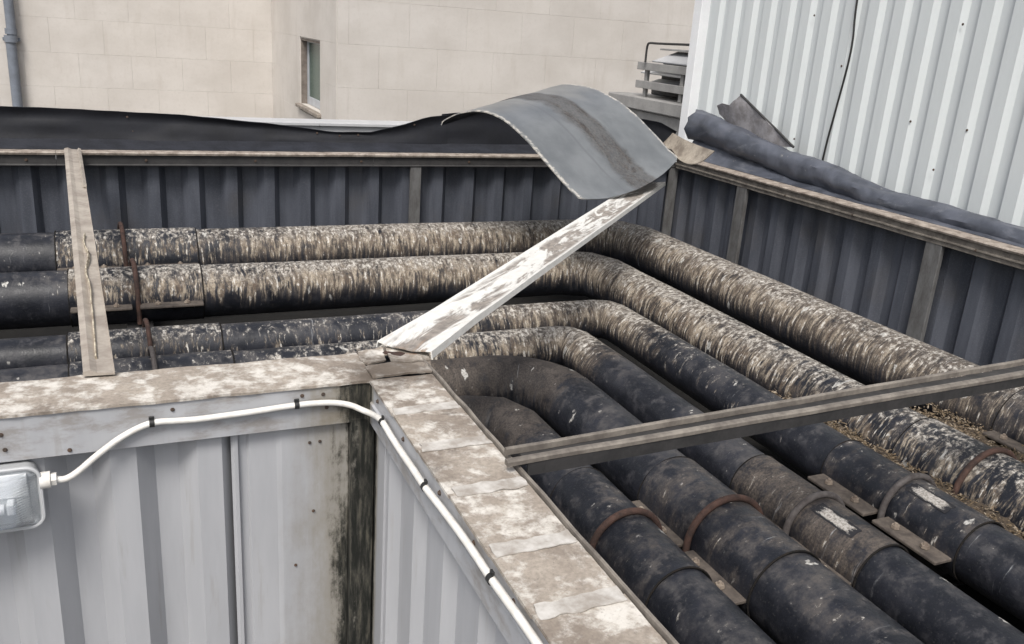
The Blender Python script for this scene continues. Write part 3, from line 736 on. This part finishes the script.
# steel beams that carry the pipes
for nm, A, B, lab in (("support_beam", (.3, -.36, -.98), (3.6, -.22, -.735), "dark steel beam crossing under the right hand pipes"),
                      ("support_beam", (-.65, .9, -.98), (-.51, 3.95, -.735), "dark steel beam crossing under the left hand pipes")):
    o = boxes(nm, [(A, (B[0], B[1], A[2]+.02)), ((A[0], A[1], B[2]-.02), B), (((A[0]+B[0])/2-.01 if B[0]-A[0] < 1 else A[0], (A[1]+B[1])/2-.01 if B[0]-A[0] > 1 else A[1], A[2]+.018),
         ((A[0]+B[0])/2+.01 if B[0]-A[0] < 1 else B[0], (A[1]+B[1])/2+.01 if B[0]-A[0] > 1 else B[1], B[2]-.018))], STEELD, None, .002)
    o["label"] = lab; o["category"] = "beam"; o["group"] = "beams under the pipes"

# dry litter caught between the pipes
def litter(name, x0, x1, y0, y1, z, n, seed):
    rnd = random.Random(seed); vs, fs, mi = [], [], []
    nx, ny = 8, 60
    for i in range(ny+1):
        for j in range(nx+1):
            X = x0+(x1-x0)*j/nx; Y = y0+(y1-y0)*i/ny; e = math.sin(math.pi*i/ny)**.3
            vs.append((X, Y, z-.03+(.045*e)*(.6+.8*noise.noise((X*14, Y*9, seed))) + .02*noise.noise((X*40, Y*40, seed)) - .05*(1-e)))
    for i in range(ny):
        for j in range(nx): a = i*(nx+1)+j; fs.append((a, a+1, a+nx+2, a+nx+1)); mi.append(0)
    k = 0
    while k < n:
        X = rnd.uniform(x0, x1); Y = rnd.uniform(y0, y1); Z = z-.012+.03*rnd.random()**2+.02*noise.noise((X*14, Y*9, seed)); k += 1
        if noise.noise((X*11, Y*6, seed+5)) < rnd.uniform(-.5, .25): continue
        L = rnd.uniform(.003, .015); W = rnd.uniform(.002, .006); a = rnd.uniform(0, 6.28); tl = rnd.uniform(-.6, .6)
        d = Vector((math.cos(a), math.sin(a), tl)).normalized(); s = Vector((-math.sin(a), math.cos(a), rnd.uniform(-.6, .6))).normalized(); c = Vector((X, Y, Z)); h = d.cross(s)*.002
        b = len(vs); vs += [c-d*L, c+s*W, c+d*L, c-s*W, c+h]; fs += [(b, b+1, b+4), (b+1, b+2, b+4), (b+2, b+3, b+4), (b+3, b, b+4), (b, b+3, b+2, b+1)]; q = rnd.choice((1, 1, 2)); mi += [q]*5
    me = mk(name, vs, fs, [LITTERB, DEBRIS, DEBRIS2])
    for p, q in zip(me.polygons, mi): p.material_index = q
    return link(name, me, None, kind="stuff")
litter("dry_litter", 2.10, 2.262, -1.15, .72, -.585, 7000, 3)
litter("dry_litter", 2.57, 2.86, -.75, .35, -.565, 5000, 4)

# ------------------------------------------------------------------ bars over the trough
rb = thing("cover_rail", "grimy twin lipped steel rail spanning the pipes from the capping to the right wall", "rail", (.2, -.6, 0))
def bar_loft(name, secs, mat, parent, **k):
    n = len(secs[0]); vs = [Vector(p) for s in secs for p in s]; fs = []
    for i in range(len(secs)-1):
        for j in range(n): j2 = (j+1) % n; fs.append((i*n+j, i*n+j2, (i+1)*n+j2, (i+1)*n+j))
    fs += [tuple(reversed(range(n))), tuple(range((len(secs)-1)*n, len(secs)*n))]
    me = mk(name, vs, fs, mat); bm = bmesh.new(); bm.from_mesh(me); bmesh.ops.recalc_face_normals(bm, faces=bm.faces[:]); bm.to_mesh(me); bm.free()
    return link(name, me, parent, **k)
def along(x0, x1, n, fy, prof, seed, amp=.002):
    out = []
    for i in range(n+1):
        x = x0+(x1-x0)*i/n; y = fy(x); dz = amp*noise.noise((x*5, seed, 0)); dy = amp*noise.noise((x*4, seed, 4))
        out.append([(x, y+dy+a*(1+.16*(x-.17)), dz+.020+b) for a, b in prof])
    return out
fy = lambda x: -.612+.052*(x-.17)
bar_loft("bottom_channel", along(.215, 4.02, 30, fy, [(-.028, -.034), (-.028, .0), (.03, .0), (.03, -.034), (.024, -.034), (.024, -.006), (-.022, -.006), (-.022, -.034)], 1), STEELD, rb)
bar_loft("front_lip", along(.158, 4.02, 36, fy, [(-.030, .001), (-.030, .011), (-.026, .015), (-.014, .015), (-.011, .010), (-.011, .001)], 2), STEEL, rb)
bar_loft("back_lip", along(.178, 4.02, 36, lambda x: fy(x)+.004+.010*(x-.17)*.5, [(.020, .001), (.020, .016), (.023, .019), (.029, .019), (.032, .012), (.032, .001)], 3), STEEL, rb)

lb = thing("cover_batten", "bent beige metal batten crossing the pipes at left, its folded edge torn", "batten", (-.72, .2, 0))
def lerp(a, b, t): return a+(b-a)*t
secs, secs2, secs3 = [], [], []
for i in range(41):
    t = i/40; y = lerp(.195, 4.44, t); cx = lerp(-.722, -.915, t); wd = lerp(.040, .050, t)
    k = noise.noise((t*7, 3, 1)); k2 = noise.noise((t*19, 8, 1)); z = .012+.006*k+.012*math.sin(math.pi*t)
    tear = max(0, math.sin((t-.04)*math.pi/.46)) if .04 < t < .5 else 0
    secs.append([(cx-wd, y, z+.010), (cx-wd*.55, y, z+.016+.004*k2), (cx-wd*.1, y, z+.006), (cx+wd*.9, y, z+.002+.006*k), (cx+wd, y, z+.008), (cx+wd, y, z-.004), (cx-wd, y, z-.002)])
    lx = cx-wd*.05+.012*k2+wd*.35*tear*(.5+k)
    secs2.append([(lx-.004, y, z+.006), (lx-.003, y, z+.014+.006*tear*(1+k2)), (lx+.0005, y, z+.016+.008*tear*(1+k2)), (lx+.003+.006*max(0, k2)*tear, y, z+.012+.004*tear), (lx+.003, y, z+.004)])
bar_loft("batten_sheet", secs, BATTEN, lb); bar_loft("torn_fold", secs2[1:16], EDGEY, lb)
secs3 = []
for i in range(26, 40):
    t = i/40; y = lerp(.195, 4.44, t); cx = lerp(-.722, -.915, t); wd = lerp(.040, .050, t); k = noise.noise((t*23, 1, 6))
    secs3.append([(cx+wd*.62+.006*k, y, .03), (cx+wd*.75, y, .044+.008*k), (cx+wd*1.05, y, .036+.006*k), (cx+wd*1.0, y, .026)])
bar_loft("folded_edge", secs3, BATTEN, lb)

ws = thing("ridge_strip", "long white metal strip with brown worn patches slanting from inner corner to curled sheet", "metal strip", (.16, .19, 0))
A = Vector((.150, .165, .022)); B = Vector((2.93, 3.10, .012)); d = (B-A).normalized(); sd_ = Vector((-d.y, d.x, 0))
rows = []
for i in range(61):
    t = i/60; c = A.lerp(B, t); hw = lerp(.087, .094, t); zc = .008*noise.noise((t*6, 2, 2)); flare = .012*max(0, 1-t/.1)
    k = noise.noise((t*9, 5, 5))
    rows.append([c+sd_*(-hw-flare)+Vector((0, 0, -.012)), c+sd_*(-hw-flare+.004)+Vector((0, 0, .012+.004*k)), c+sd_*(-hw*.72)+Vector((0, 0, .008+zc)), c+sd_*(-hw*.3)+Vector((0, 0, .002+zc+.003*k)), c+sd_*(hw*.1)+Vector((0, 0, .004+zc)),
                 c+sd_*(hw*.45)+Vector((0, 0, .003+zc-.003*k)), c+sd_*(hw*.8)+Vector((0, 0, .007+zc)), c+sd_*(hw+flare-.004)+Vector((0, 0, .011)), c+sd_*(hw+flare)+Vector((0, 0, -.010))])
sheet("strip_face", rows, .004, STRIP, ws, smooth=50)
# rusty underlay that peeks out at the foot
rough = [[A+d*(-.03+.05*i)+sd_*(-.06+.03*j)+Vector((0, 0, -.012)) for j in range(5)] for i in range(4)]
sheet("rusty_tab", rough, .003, RUST, ws, smooth=40)

# ------------------------------------------------------------------ curled sheet
cs = thing("curled_sheet", "large grey metal sheet curled up into an arch with a dark brown stripe across it", "metal sheet", (2.5, 3.2, .05))
g = Vector((math.cos(R_(35)), math.sin(R_(35)), 0)); pv = Vector((-g.y, g.x, 0)); NB = Vector((1.9574, 2.3630, 0))
near = [(1.085, .365), (1.06, .40), (.94, .46), (.79, .487), (.64, .46), (.48, .38), (.29, .23), (.14, .115), (.07, .065), (.035, .042)]
farp = [(1.09, .51), (1.04, .56), (.90, .61), (.76, .632), (.53, .61), (.28, .50), (.05, .335), (-.03, .270), (-.08, .238), (-.12, .214)]
tail = [(-.22, .178), (-.27, .190), (-.31, .212), (-.345, .245), (-.38, .29)]
cn = [Vector(q) for q in catmull([(a, b, 0) for a, b in near], 5)]; cf_ = [Vector(q) for q in catmull([(a, b, 0) for a, b in farp], 5)]
rows = []
NV = 28
prof = []
for a, b in zip(cn, cf_):
    row = []
    for j in range(NV+1):
        v = j/NV; q = a.lerp(b, v); wob = .010*noise.noise((q.x*3, v*3, 1))+.004*noise.noise((q.x*9, v*8, 3))
        row.append(NB+g*(1.2*v)+pv*q.x+Vector((0, 0, q.y+wob)))
    rows.append(row)
tl = []
for st_ in (1, 2, 3):
    row = []
    for j in range(NV+1):
        v = j/NV; bow = (4*v*(1-v))**.7*(1-.35*v); q = st_/3
        row.append(rows[len(cn)-1][j]-pv*(.115*q*bow+.0008*st_)-Vector((0, 0, (.085*q-.022*q*q)*bow)))
    rows.append(row)
for q in tl:
    row = []
    for j in range(NV+1):
        v = j/NV; e = 0.0
        base = rows[len(cn)-1][j]; dp = 0.0; dz = 0.0
        row.append(base+pv*(dp*e-.0006*(1-e))+Vector((0, 0, dz*e-.0006*(1-e)))+g*(.10*e*(-dp/.16)))
    rows.append(row)
rows = [list(reversed(r)) for r in rows]
rr_ = [list(r) for r in rows]
vs, fs, ntop = grid_sheet(rr_, .007)
me = mk("sheet_face", vs, fs, [CURL, BLACKD], 40); n_, m_ = len(rr_), len(rr_[0]); L = me.uv_layers.new(name="UVMap")
for lp in me.loops: q = lp.vertex_index % (n_*m_); L.data[lp.index].uv = ((q//m_)/(n_-1), 1-(q % m_)/(m_-1))
tl2 = [(-.07, .262), (-.12, .208), (-.17, .184), (-.22, .178), (-.27, .188), (-.31, .210), (-.345, .245), (-.385, .292)]
tl2 = catmull([(a, b, 0) for a, b in tl2], 3)
rows = []
for i in range(9):
    t = i/8; rows.append([NB+g*1.215+pv*q.x+Vector((.06*t, .62*t, q.y+.045*t*t-.02*t*(1-abs(q.x+.22)/.17)+.004*noise.noise((q.x*9, t*3, 2)))) for q in tl2])
rows = rows[::-1]
sheet("curled_tail", rows, -.006, UNDER, cs, smooth=40)
# which side is up?
upz = sum(p.normal.z for p in me.polygons[:ntop] if True)
for p in me.polygons:
    top_side = p.index < ntop
    if upz < 0: top_side = ntop <= p.index < 2*ntop
    p.material_index = 0 if (top_side or p.index >= 2*ntop) else 1
link("sheet_face", me, cs)

# ------------------------------------------------------------------ flashings
bf_ = thing("black_flashing", "glossy black flashing upstand with a wavy torn top edge along the back wall", "flashing", (0, 4.7, 0))
def upstand(name, x0, x1, ztop, parent, n=90, yb=4.70, lean=.05, seed=0, mat=BLACK, y2=None):
    rows = []
    for i in range(n+1):
        x = x0+(x1-x0)*i/n; zt = ramp(x, *ztop); r = []
        for j in range(9):
            t = j/8; wv = .012*noise.noise((x*1.6, t*2, seed))+.006*noise.noise((x*6, t*3, seed))
            r.append((x, yb+lean*t+wv+(-.03*max(0, t-.8)/.2 if True else 0), .045+(zt-.045)*t+.006*noise.noise((x*5, seed, 3))*t))
        rows.append(r)
    return sheet(name, rows, .006, mat, parent, smooth=50)
upstand("flashing_sheet", -6, 1.90, [(-6, .27), (-1.38, .262), (-.9, .256), (-.2, .235), (.166, .205), (.45, .185), (.75, .150), (1.0, .126), (1.25, .132), (1.55, .205), (1.72, .262), (1.90, .285)], bf_, 110)
upstand("flashing_sheet", 1.86, 4.2, [(1.86, .29), (2.1, .315), (2.5, .33), (3.2, .24), (3.55, .25), (3.8, .30), (4.0, .275), (4.2, .19)], bf_, 40, yb=4.712, seed=4)
rows = []
for i in range(81):
    x = -6+10.1*i/80; rows.append([(x, 4.50+.21*j/5, .0075+.045*(j/5)**1.3+.005*noise.noise((x*2, j*.4, 7))) for j in range(6)])
sheet("flashing_foot", rows, .005, BLACKD, bf_, smooth=50)
for x, z in ((-.55, .21), (-.52, .11), (-.9, .10), (1.0, .10), (1.15, .11), (.82, .12), (1.62, .20)): screw(bf_, (x, 4.70+.02, z), '-y', .6)

rf = thing("rolled_flashing", "dark slate flashing rolled into a tube along the right wall top, ragged open end", "flashing", (4.25, 2.5, 0))
rows = []
NR = 130
for i in range(NR+1):
    y = 4.50-6.6*i/NR
    ztop = ramp(y, (-2.2, .05), (1.1, .095), (1.6, .105), (2.0, .135), (2.3, .165), (2.75, .22), (3.25, .27), (4.18, .395), (4.53, .425))
    rad = ramp(y, (-2.2, .10), (1.5, .108), (2.5, .118), (3.4, .12), (4.0, .14), (4.5, .15))
    r = []
    for j in range(19):
        a = R_(-75+ (285)*j/18)            # from the lower front edge over the top and round the back
        k = .026*noise.noise((y*1.5, a*.8, 2))+.015*noise.noise((y*4.5, a*1.6, 6))+.006*noise.noise((y*13, a*3, 1)); zz_ = .03*noise.noise((y*1.1, 3, 3)); k -= .026*max(0, .16-abs(noise.noise((y*2.1+a*1.1, a*.9, 9))))/.16*.6
        rr = rad*(1-.10*(j/18))+k
        yy = y+(.07*noise.noise((a*2.4, 1, 1)) if i == 0 else 0)
        r.append((4.262-rr*math.cos(a), yy, ztop-rad+rr*math.sin(a)*.92+zz_))
    rows.append(r)
sheet("rolled_sheet", rows, .006, SLATE, rf, smooth=50, under=BROWNG)
rows = []
for i in range(61):
    y = 4.45-6.5*i/60; zt = ramp(y, (-2, -.01), (2.9, .0), (3.3, .055), (3.8, .12), (4.45, .18))
    rows.append([(4.10+.15*j/5, y, .008+(max(zt+.05*ramp(y, (2.3, .15), (3.5, 1)), ramp(y, (2.3, .025), (3.5, .07)))-.008)*(j/5)**1.2+.004*noise.noise((y*3, j, 3))) for j in range(6)])
sheet("flashing_foot", rows, .005, SLATE, rf, smooth=50)
# torn flap standing up behind the roll
V = [(4.38, 4.22, .33), (4.36, 4.36, .40), (4.35, 4.37, .47), (4.35, 4.28, .50), (4.35, 4.16, .495), (4.35, 4.05, .595), (4.36, 3.72, .44), (4.36, 3.30, .25), (4.36, 3.6, .22)]
bm = bmesh.new(); f = bm.faces.new([bm.verts.new(v) for v in V]); bmesh.ops.triangulate(bm, faces=[f])
bmesh.ops.subdivide_edges(bm, edges=bm.edges[:], cuts=4, use_grid_fill=True); bmesh.ops.triangulate(bm, faces=bm.faces[:])
for v in bm.verts: v.co.x += .03*noise.noise((v.co.y*4, v.co.z*5, 1))-.10*max(0, v.co.z-.44)*(1 if v.co.y > 4.1 else .1)
gm = bmesh.ops.extrude_face_region(bm, geom=bm.faces[:])
for e in gm["geom"]:
    if isinstance(e, bmesh.types.BMVert): e.co.x += .006
link("torn_flap", from_bm("torn_flap", bm, BROWNG, 35), rf)
tube("flap_rim", [(4.345, 4.05, .597), (4.352, 3.9, .525), (4.355, 3.72, .442), (4.355, 3.5, .345), (4.355, 3.3, .252)], .010, STEELD, rf, 6)

# ------------------------------------------------------------------ light fitting and cable
lf = thing("bulkhead_light", "weatherproof strip light with a clear ribbed cover on the pale grey wall", "light", (-1.3, .0, -.21))
x0, x1, z0, z1 = -1.52, -.868, -.302, -.128
def rrect(a, b, c, d_, r, n=6):
    P = []
    for (cx, cz, s) in ((b-r, d_-r, 0), (a+r, d_-r, 90), (a+r, c+r, 180), (b-r, c+r, 270)):
        for k in range(n+1): t = R_(s+90*k/n); P.append((cx+r*math.cos(t), cz+r*math.sin(t)))
    return P
def shell(name, lays, mat, parent, cap0=True, cap1=True, smooth=40):
    """lays = [(y, inset)]"""
    base = None; vs, fs = [], []
    for y_, ins in lays:
        P = rrect(x0+ins, x1-ins, z0+ins, z1-ins, .035-min(ins, .02)*.6); n = len(P); vs += [(a, y_, b) for a, b in P]
    for i in range(len(lays)-1):
        for k in range(n): k2 = (k+1) % n; fs.append((i*n+k, i*n+k2, (i+1)*n+k2, (i+1)*n+k))
    if cap0: fs.append(tuple(range(n)))
    if cap1: fs.append(tuple(reversed(range((len(lays)-1)*n, len(lays)*n))))
    me = mk(name, vs, fs, mat, smooth); bm = bmesh.new(); bm.from_mesh(me); bmesh.ops.recalc_face_normals(bm, faces=bm.faces[:]); bm.to_mesh(me); bm.free()
    return link(name, me, parent)
GREYF = simple("grey_plastic_housing", (.46, .47, .48), .5, c2=(.42, .43, .44))
shell("housing", [(.024, .012), (-.030, .004), (-.036, 0.0), (-.044, 0.0)], GREYF, lf)
box("gear_tray", (x0+.02, -.0475, z0+.022), (x1-.03, -.0455, z1-.022), TRAY, lf, 0)
# clear cover: outer ribbed skin over an inner one
bmv, bmf = [], []
def cover_layer(off, ribs):
    rows = []
    nz_, nx_ = 44, 10
    for i in range(nz_+1):
        t = i/nz_; zz = lerp(z0+.010+off, z1-.010-off, t); bulge = (1-(abs(2*t-1))**3.2)
        r = []
        for j in range(nx_+1):
            s = j/nx_; xx = lerp(x0+.01, x1-.010-off, s); endf = 1-max(0, (s-.86)/.14)**2.5
            yy = -.046-(.058-off)*bulge*endf - (ribs*(.0062 if i % 2 else 0))*endf
            r.append((xx, yy, zz))
        rows.append(r)
    return rows
ra, rb2 = cover_layer(0, 1), cover_layer(.003, 0)
vs = [p for r in ra for p in r]+[p for r in rb2 for p in r]; n_, m_ = len(ra), len(ra[0]); k0 = n_*m_; fs = []
for i in range(n_-1):
    for j in range(m_-1): a = i*m_+j; fs.append((a, a+1, a+m_+1, a+m_)); fs.append((a+k0, a+k0+m_, a+k0+m_+1, a+k0+1))
for i in range(n_-1):
    for j in (0, m_-1): a = i*m_+j; fs.append((a, a+m_, a+m_+k0, a+k0))
for j in range(m_-1):
    for i in (0, n_-1): a = i*m_+j; fs.append((a, a+k0, a+k0+1, a+1))
me = mk("clear_cover", vs, fs, DIFF, 60); bm = bmesh.new(); bm.from_mesh(me); bmesh.ops.recalc_face_normals(bm, faces=bm.faces[:]); bm.to_mesh(me); bm.free()
link("clear_cover", me, lf)
# rim bead round the cover
P = [Vector((a, -.046, b)) for a, b in rrect(x0+.002, x1-.002, z0+.002, z1-.002, .035)]; P.append(P[0]); P.append(P[1])
tube("cover_rim", P, .0042, GREYF, lf, 6)
box("reflector", (x0+.022, -.052, -.205), (x1-.032, -.0478, -.142), TUBEW, lf, 0)
tube("lamp_tube", [(x0+.03, -.070, -.225), (x1-.085, -.070, -.225)], .014, TUBEW, lf, 12)
box("lamp_holder", (x1-.080, -.082, -.240), (x1-.062, -.048, -.208), TUBEW, lf, .003)
tube("cable_gland", [(x1-.004, -.035, -.175), (x1+.020, -.035, -.175)], .022, WHITEPVC, lf, 12)
tube("gland_nut", [(x1+.018, -.035, -.175), (x1+.034, -.035, -.175)], .017, WHITEPVC, lf, 6)

cb = thing("white_cable", "white cable clipped along the fascia from the light fitting round the corner", "cable", (-.4, -.02, -.06))
pts = [(-.840, -.035, -.176), (-.815, -.033, -.180), (-.785, -.030, -.166), (-.73, -.022, -.124), (-.666, -.015, -.083), (-.599, -.014, -.057), (-.53, -.014, -.0585), (-.478, -.014, -.060), (-.347, -.014, -.0555), (-.218, -.014, -.049),
       (-.125, -.014, -.052), (-.068, -.018, -.064), (-.036, -.040, -.074), (-.018, -.085, -.070), (-.016, -.174, -.050), (-.016, -.27, -.052), (-.017, -.365, -.051), (-.018, -.47, -.047), (-.020, -.57, -.043), (-.018, -.69, -.036), (-.017, -.807, -.030),
       (-.017, -.90, -.028), (-.017, -.977, -.028), (-.016, -1.2, -.022), (-.016, -1.6, -.024), (-.016, -2.2, -.02), (-.016, -3.2, -.02)]
tube("cable_sheath", catmull(pts, 6), .0088, WHITEPVC, cb, 12)
def clip(p, ax):
    w_ = .0065; c = Vector(p)
    bm = bmesh.new(); P = []
    for i in range(13):
        a = math.pi*i/12; P.append((math.cos(a)*.0115, math.sin(a)*.0115))
    o = Vector((0, -1, 0)) if ax == 'y' else Vector((-1, 0, 0)); s = Vector((1, 0, 0)) if ax == 'y' else Vector((0, 1, 0)); z_ = Vector((0, 0, 1)); vs, fs = [], []
    for k, u in enumerate((-w_, w_)):
        for rr in (1.0, .78):
            for a, b in P: vs.append(c+s*u+z_*(a*rr)+o*(b*rr))
    n = 13
    for k in range(n-1):
        fs += [(k, k+1, 2*n+k+1, 2*n+k), (n+k, 3*n+k, 3*n+k+1, n+k+1), (k, n+k, n+k+1, k+1), (2*n+k, 2*n+k+1, 3*n+k+1, 3*n+k)]
    bm.free(); o_ = part("cable_clip", vs, fs, CLIPB, cb, smooth=40)
    box("clip_nail", c+z_*.011-s*.004-Vector((.003, .003, 0)), c+z_*.019+s*.004+Vector((.003, .003, 0)), CLIPB, o_, .001)
for p, ax in (((-.599, -.0135, -.057), 'y'), ((-.218, -.0135, -.049), 'y'), ((-.015, -.185, -.050), 'x'), ((-.0185, -.57, -.043), 'x'), ((-.0165, -.977, -.028), 'x'), ((-.0165, -1.42, -.023), 'x')): clip(p, ax)

# ------------------------------------------------------------------ pale building at right
gb = thing("clad_building", "pale grey building with vertical ribbed metal cladding beyond the right wall", "building", (5.5, 2, -2.2))
FG = lambda u, d, z: (4.61-d, u, z)
cuts = [-5, -3.8, -2.6, -1.6, -.6, .37, 1.34, 2.31, 3.28, 4.25, 5.09]
for a, b in zip(cuts, cuts[1:]):
    corrug("cladding_sheet", trap(a+.001, b-.001, .2445, .10, .030, .084, .040, 4.64), FG, -2.2, 4.2, PALEW, gb, label=None)
box("corner_trim", (4.55, 5.089, -2.2), (4.70, 5.215, 4.2), WTRIM, gb, .004)
box("side_wall", (4.70, 5.11, -2.2), (9, 5.20, 4.2), PALEW, gb, 0)
box("roof", (4.64, -5, 4.2), (9, 5.20, 4.3), GREYM, gb, 0)
box("eaves_trim", (4.55, -5, 4.2), (4.638, 5.215, 4.3), WTRIM, gb, .004)
for y, z in ((3.60, 1.27), (2.161, 1.234), (3.594, .282), (2.425, .564), (2.141, .263), (1.944, .562), (1.488, .543), (3.2, .9), (1.25, 1.24)):
    screw(gb, (4.606, y, z), '-x', .7)
hc = tube("hanging_wire", catmull([(4.595, 3.15, 4.2), (4.59, 3.16, 2.2), (4.59, 3.14, 1.38), (4.588, 3.11, 1.1), (4.588, 3.115, .9), (4.59, 3.16, .55), (4.59, 3.20, .2), (4.59, 3.22, -.4)], 6), .008, CLIPB, None, 8)
hc["label"] = "thin black wire hanging down the pale ribbed cladding"; hc["category"] = "wire"

# ------------------------------------------------------------------ beige stone building
sb = thing("stone_building", "beige limestone block building with one narrow window behind the trough", "building", (2.4, 14, -2.2))
X2, Y1, Y3 = 2.423, 16.83, 10.98; ZB, ZT = -2.2, 6.0
boxes("wall_core", [((-9, Y1, ZB), (X2-.001, Y1+.4, ZT)), ((X2, Y3+.3, ZB), (X2+.35, 12.15, ZT)), ((X2, 13.83, ZB), (X2+.35, Y1+.4, ZT)), ((X2, 12.15, ZB), (X2+.35, 13.83, -.50)), ((X2, 12.15, .61), (X2+.35, 13.83, ZT)),
      ((X2, Y3, ZB), (14, Y3+.299, ZT))], MORTAR, sb, 0)
BLK = {}
def block(p, size, axis):
    key = (round(size[0], 3), round(size[1], 3), axis)
    if key not in BLK:
        bm = bmesh.new(); s = size[0]/2; h = size[1]/2; dth = .02
        if axis == 'y': bm_box(bm, (-s, -dth, -h), (s, dth, h), .0018)
        else: bm_box(bm, (-dth, -s, -h), (dth, s, h), .0018)
        BLK[key] = from_bm("stone_block", bm, STONE)
    link("stone_block", BLK[key], sb, loc=p)
CH = .62; BL = .92; G = .0014
zs = [(-1.24-.0+CH*k+.01) for k in range(-0, 7)]
def course(u0, u1, off, z, fn, holes=None):
    u = u0-off
    while u < u1:
        a, b = max(u, u0), min(u+BL, u1); u += BL
        if b-a < .05: continue
        fn(a, b, z)
for k, z in enumerate(zs):
    off = BL/2 if k % 2 else 0
    za, zb = z+G/2, z+CH-G/2
    course(-4.4, X2-.012, off, z, lambda a, b, z_: block(((a+b)/2, Y1-.0, (za+zb)/2), (b-a-G, zb-za), 'y'))
    course(X2-.012, 9.4, off+.3, z, lambda a, b, z_: block(((a+b)/2, Y3-.0, (za+zb)/2), (b-a-G, zb-za), 'y'))
    def w2(a, b, z_):
        # leave the window opening free
        if z_ < .60 and z_+CH > -.49 and a < 13.83 and b > 12.15:
            for a2, b2 in ((a, min(b, 12.15)), (max(a, 13.83), b)):
                if b2-a2 > .05: block((X2, (a2+b2)/2, (za+zb)/2), (b2-a2-G, zb-za), 'x')
            return
        block((X2, (a+b)/2, (za+zb)/2), (b-a-G, zb-za), 'x')
    course(Y3+.02, Y1-.02, off+.2, z, w2)
wnd = box("window", (X2+.15, 12.15, -.50), (X2+.345, 13.83, .61), VOID, sb, 0)
wf = boxes("frame", [((X2+.10, 12.152, -.495), (X2+.145, 12.25, .60)), ((X2+.10, 13.66, -.495), (X2+.145, 13.828, .60)), ((X2+.10, 12.2505, .545), (X2+.145, 13.659, .60)), ((X2+.10, 12.2505, -.495), (X2+.145, 13.659, -.36))], FRAMEW, wnd, .004)
box("pane", (X2+.112, 12.251, -.36), (X2+.125, 13.659, .545), PANE, wnd, 0)
boxes("reveal", [((X2+.002, 13.79, -.499), (X2+.099, 13.8295, .6085)), ((X2+.002, 12.151, .572), (X2+.099, 13.7895, .6085))], simple("dark_reveal", (.21, .18, .155), .9, c2=(.13, .11, .095), sc=9), wnd, .001)  # darker brown lining on the head and far jamb of the opening
box("sill", (X2-.09, 12.06, -.565), (X2+.098, 13.95, -.502), REVEAL, wnd, .01)
dp = thing("drainpipe", "slate grey downpipe on the beige wall at the far left", "drainpipe", (-2.27, 16.7, -2.2))
tube("pipe_length", [(-2.27, 16.68, -2.2), (-2.27, 16.68, .22)], .088, DRAIN, dp, 16)
tube("pipe_length", [(-2.24, 16.68, .221), (-2.24, 16.68, 6)], .082, DRAIN, dp, 16)
tube("collar", [(-2.26, 16.68, .16), (-2.26, 16.68, .28)], .112, DRAIN, dp, 16); tube("collar", [(-2.25, 16.68, .30), (-2.25, 16.68, .40)], .10, DRAIN, dp, 16)
box("bracket", (-2.40, 16.70, .18), (-2.12, 16.805, .24), DRAIN, dp, .004)

pw = thing("parapet_wall", "low light grey metal capped parapet just behind the black flashing", "parapet", (2, 8.1, -2.2))
for a, b in zip((-6, -2.2, .02, 1.52, 3.02, 4.6), (-2.202, .018, 1.518, 3.018, 4.598, 5.6)):
    box("coping", (a, 7.96, -.205), (b, 8.36, -.170), GREYL, pw, .004); box("facing_panel", (a, 8.0, -2.2), (b, 8.30, -.206), GREYL, pw, .003)

# ------------------------------------------------------------------ louvred unit beyond the corner
vu = thing("ventilation_unit", "grey louvred rooftop ventilation unit in a slatted frame beside the pale building", "ventilation unit", (5.6, 6.5, -2.2))
box("plinth", (5.0, 4.9, -2.2), (6.8, 7.32, .20), GREYM, vu, .01)
box("ledge", (4.93, 4.85, .21), (6.9, 7.36, .355), GREYM, vu, .012)
box("back_kerb", (5.45, 4.9, .357), (6.9, 7.22, .43), STEELD, vu, .01)
for z in (.45, .655): box("rail", (5.02, 4.9, z), (5.06, 6.90, z+.085), GREYM, vu, .004)
for y in (6.76, 6.02, 5.3): box("upright", (5.062, y-.03, .357), (5.10, y+.03, .735), GREYM, vu, .004)
box("casing", (5.42, 4.9, .431), (6.8, 6.98, .80), STEELD, vu, .01)
for z, y0_ in ((.45, 6.98), (.60, 7.0)):
    rows = [[(5.14+.26*j/3, y0_-1.75*i, z+.02+.085*j/3) for j in range(4)] for i in range(2)]
    sheet("louvre_blade", rows, .012, GREYL, vu, smooth=None)
rows = [[(5.10+.34*j/3, 6.72-1.8*i, .76+.12*j/3) for j in range(4)] for i in range(2)]
sheet("hood", rows, .012, GREYL, vu, smooth=None); box("hood_top", (5.28, 4.9, .885), (6.6, 6.86, .905), GREYM, vu, .003)
tube("conduit", catmull([(5.0, 6.70, .74), (5.0, 6.70, .86), (5.0, 6.69, .93), (5.0, 6.65, .955), (5.0, 6.5, .957), (5.0, 6.2, .962), (5.0, 5.9, .968), (5.0, 5.4, .97)], 5), .013, STEELD, vu, 8)
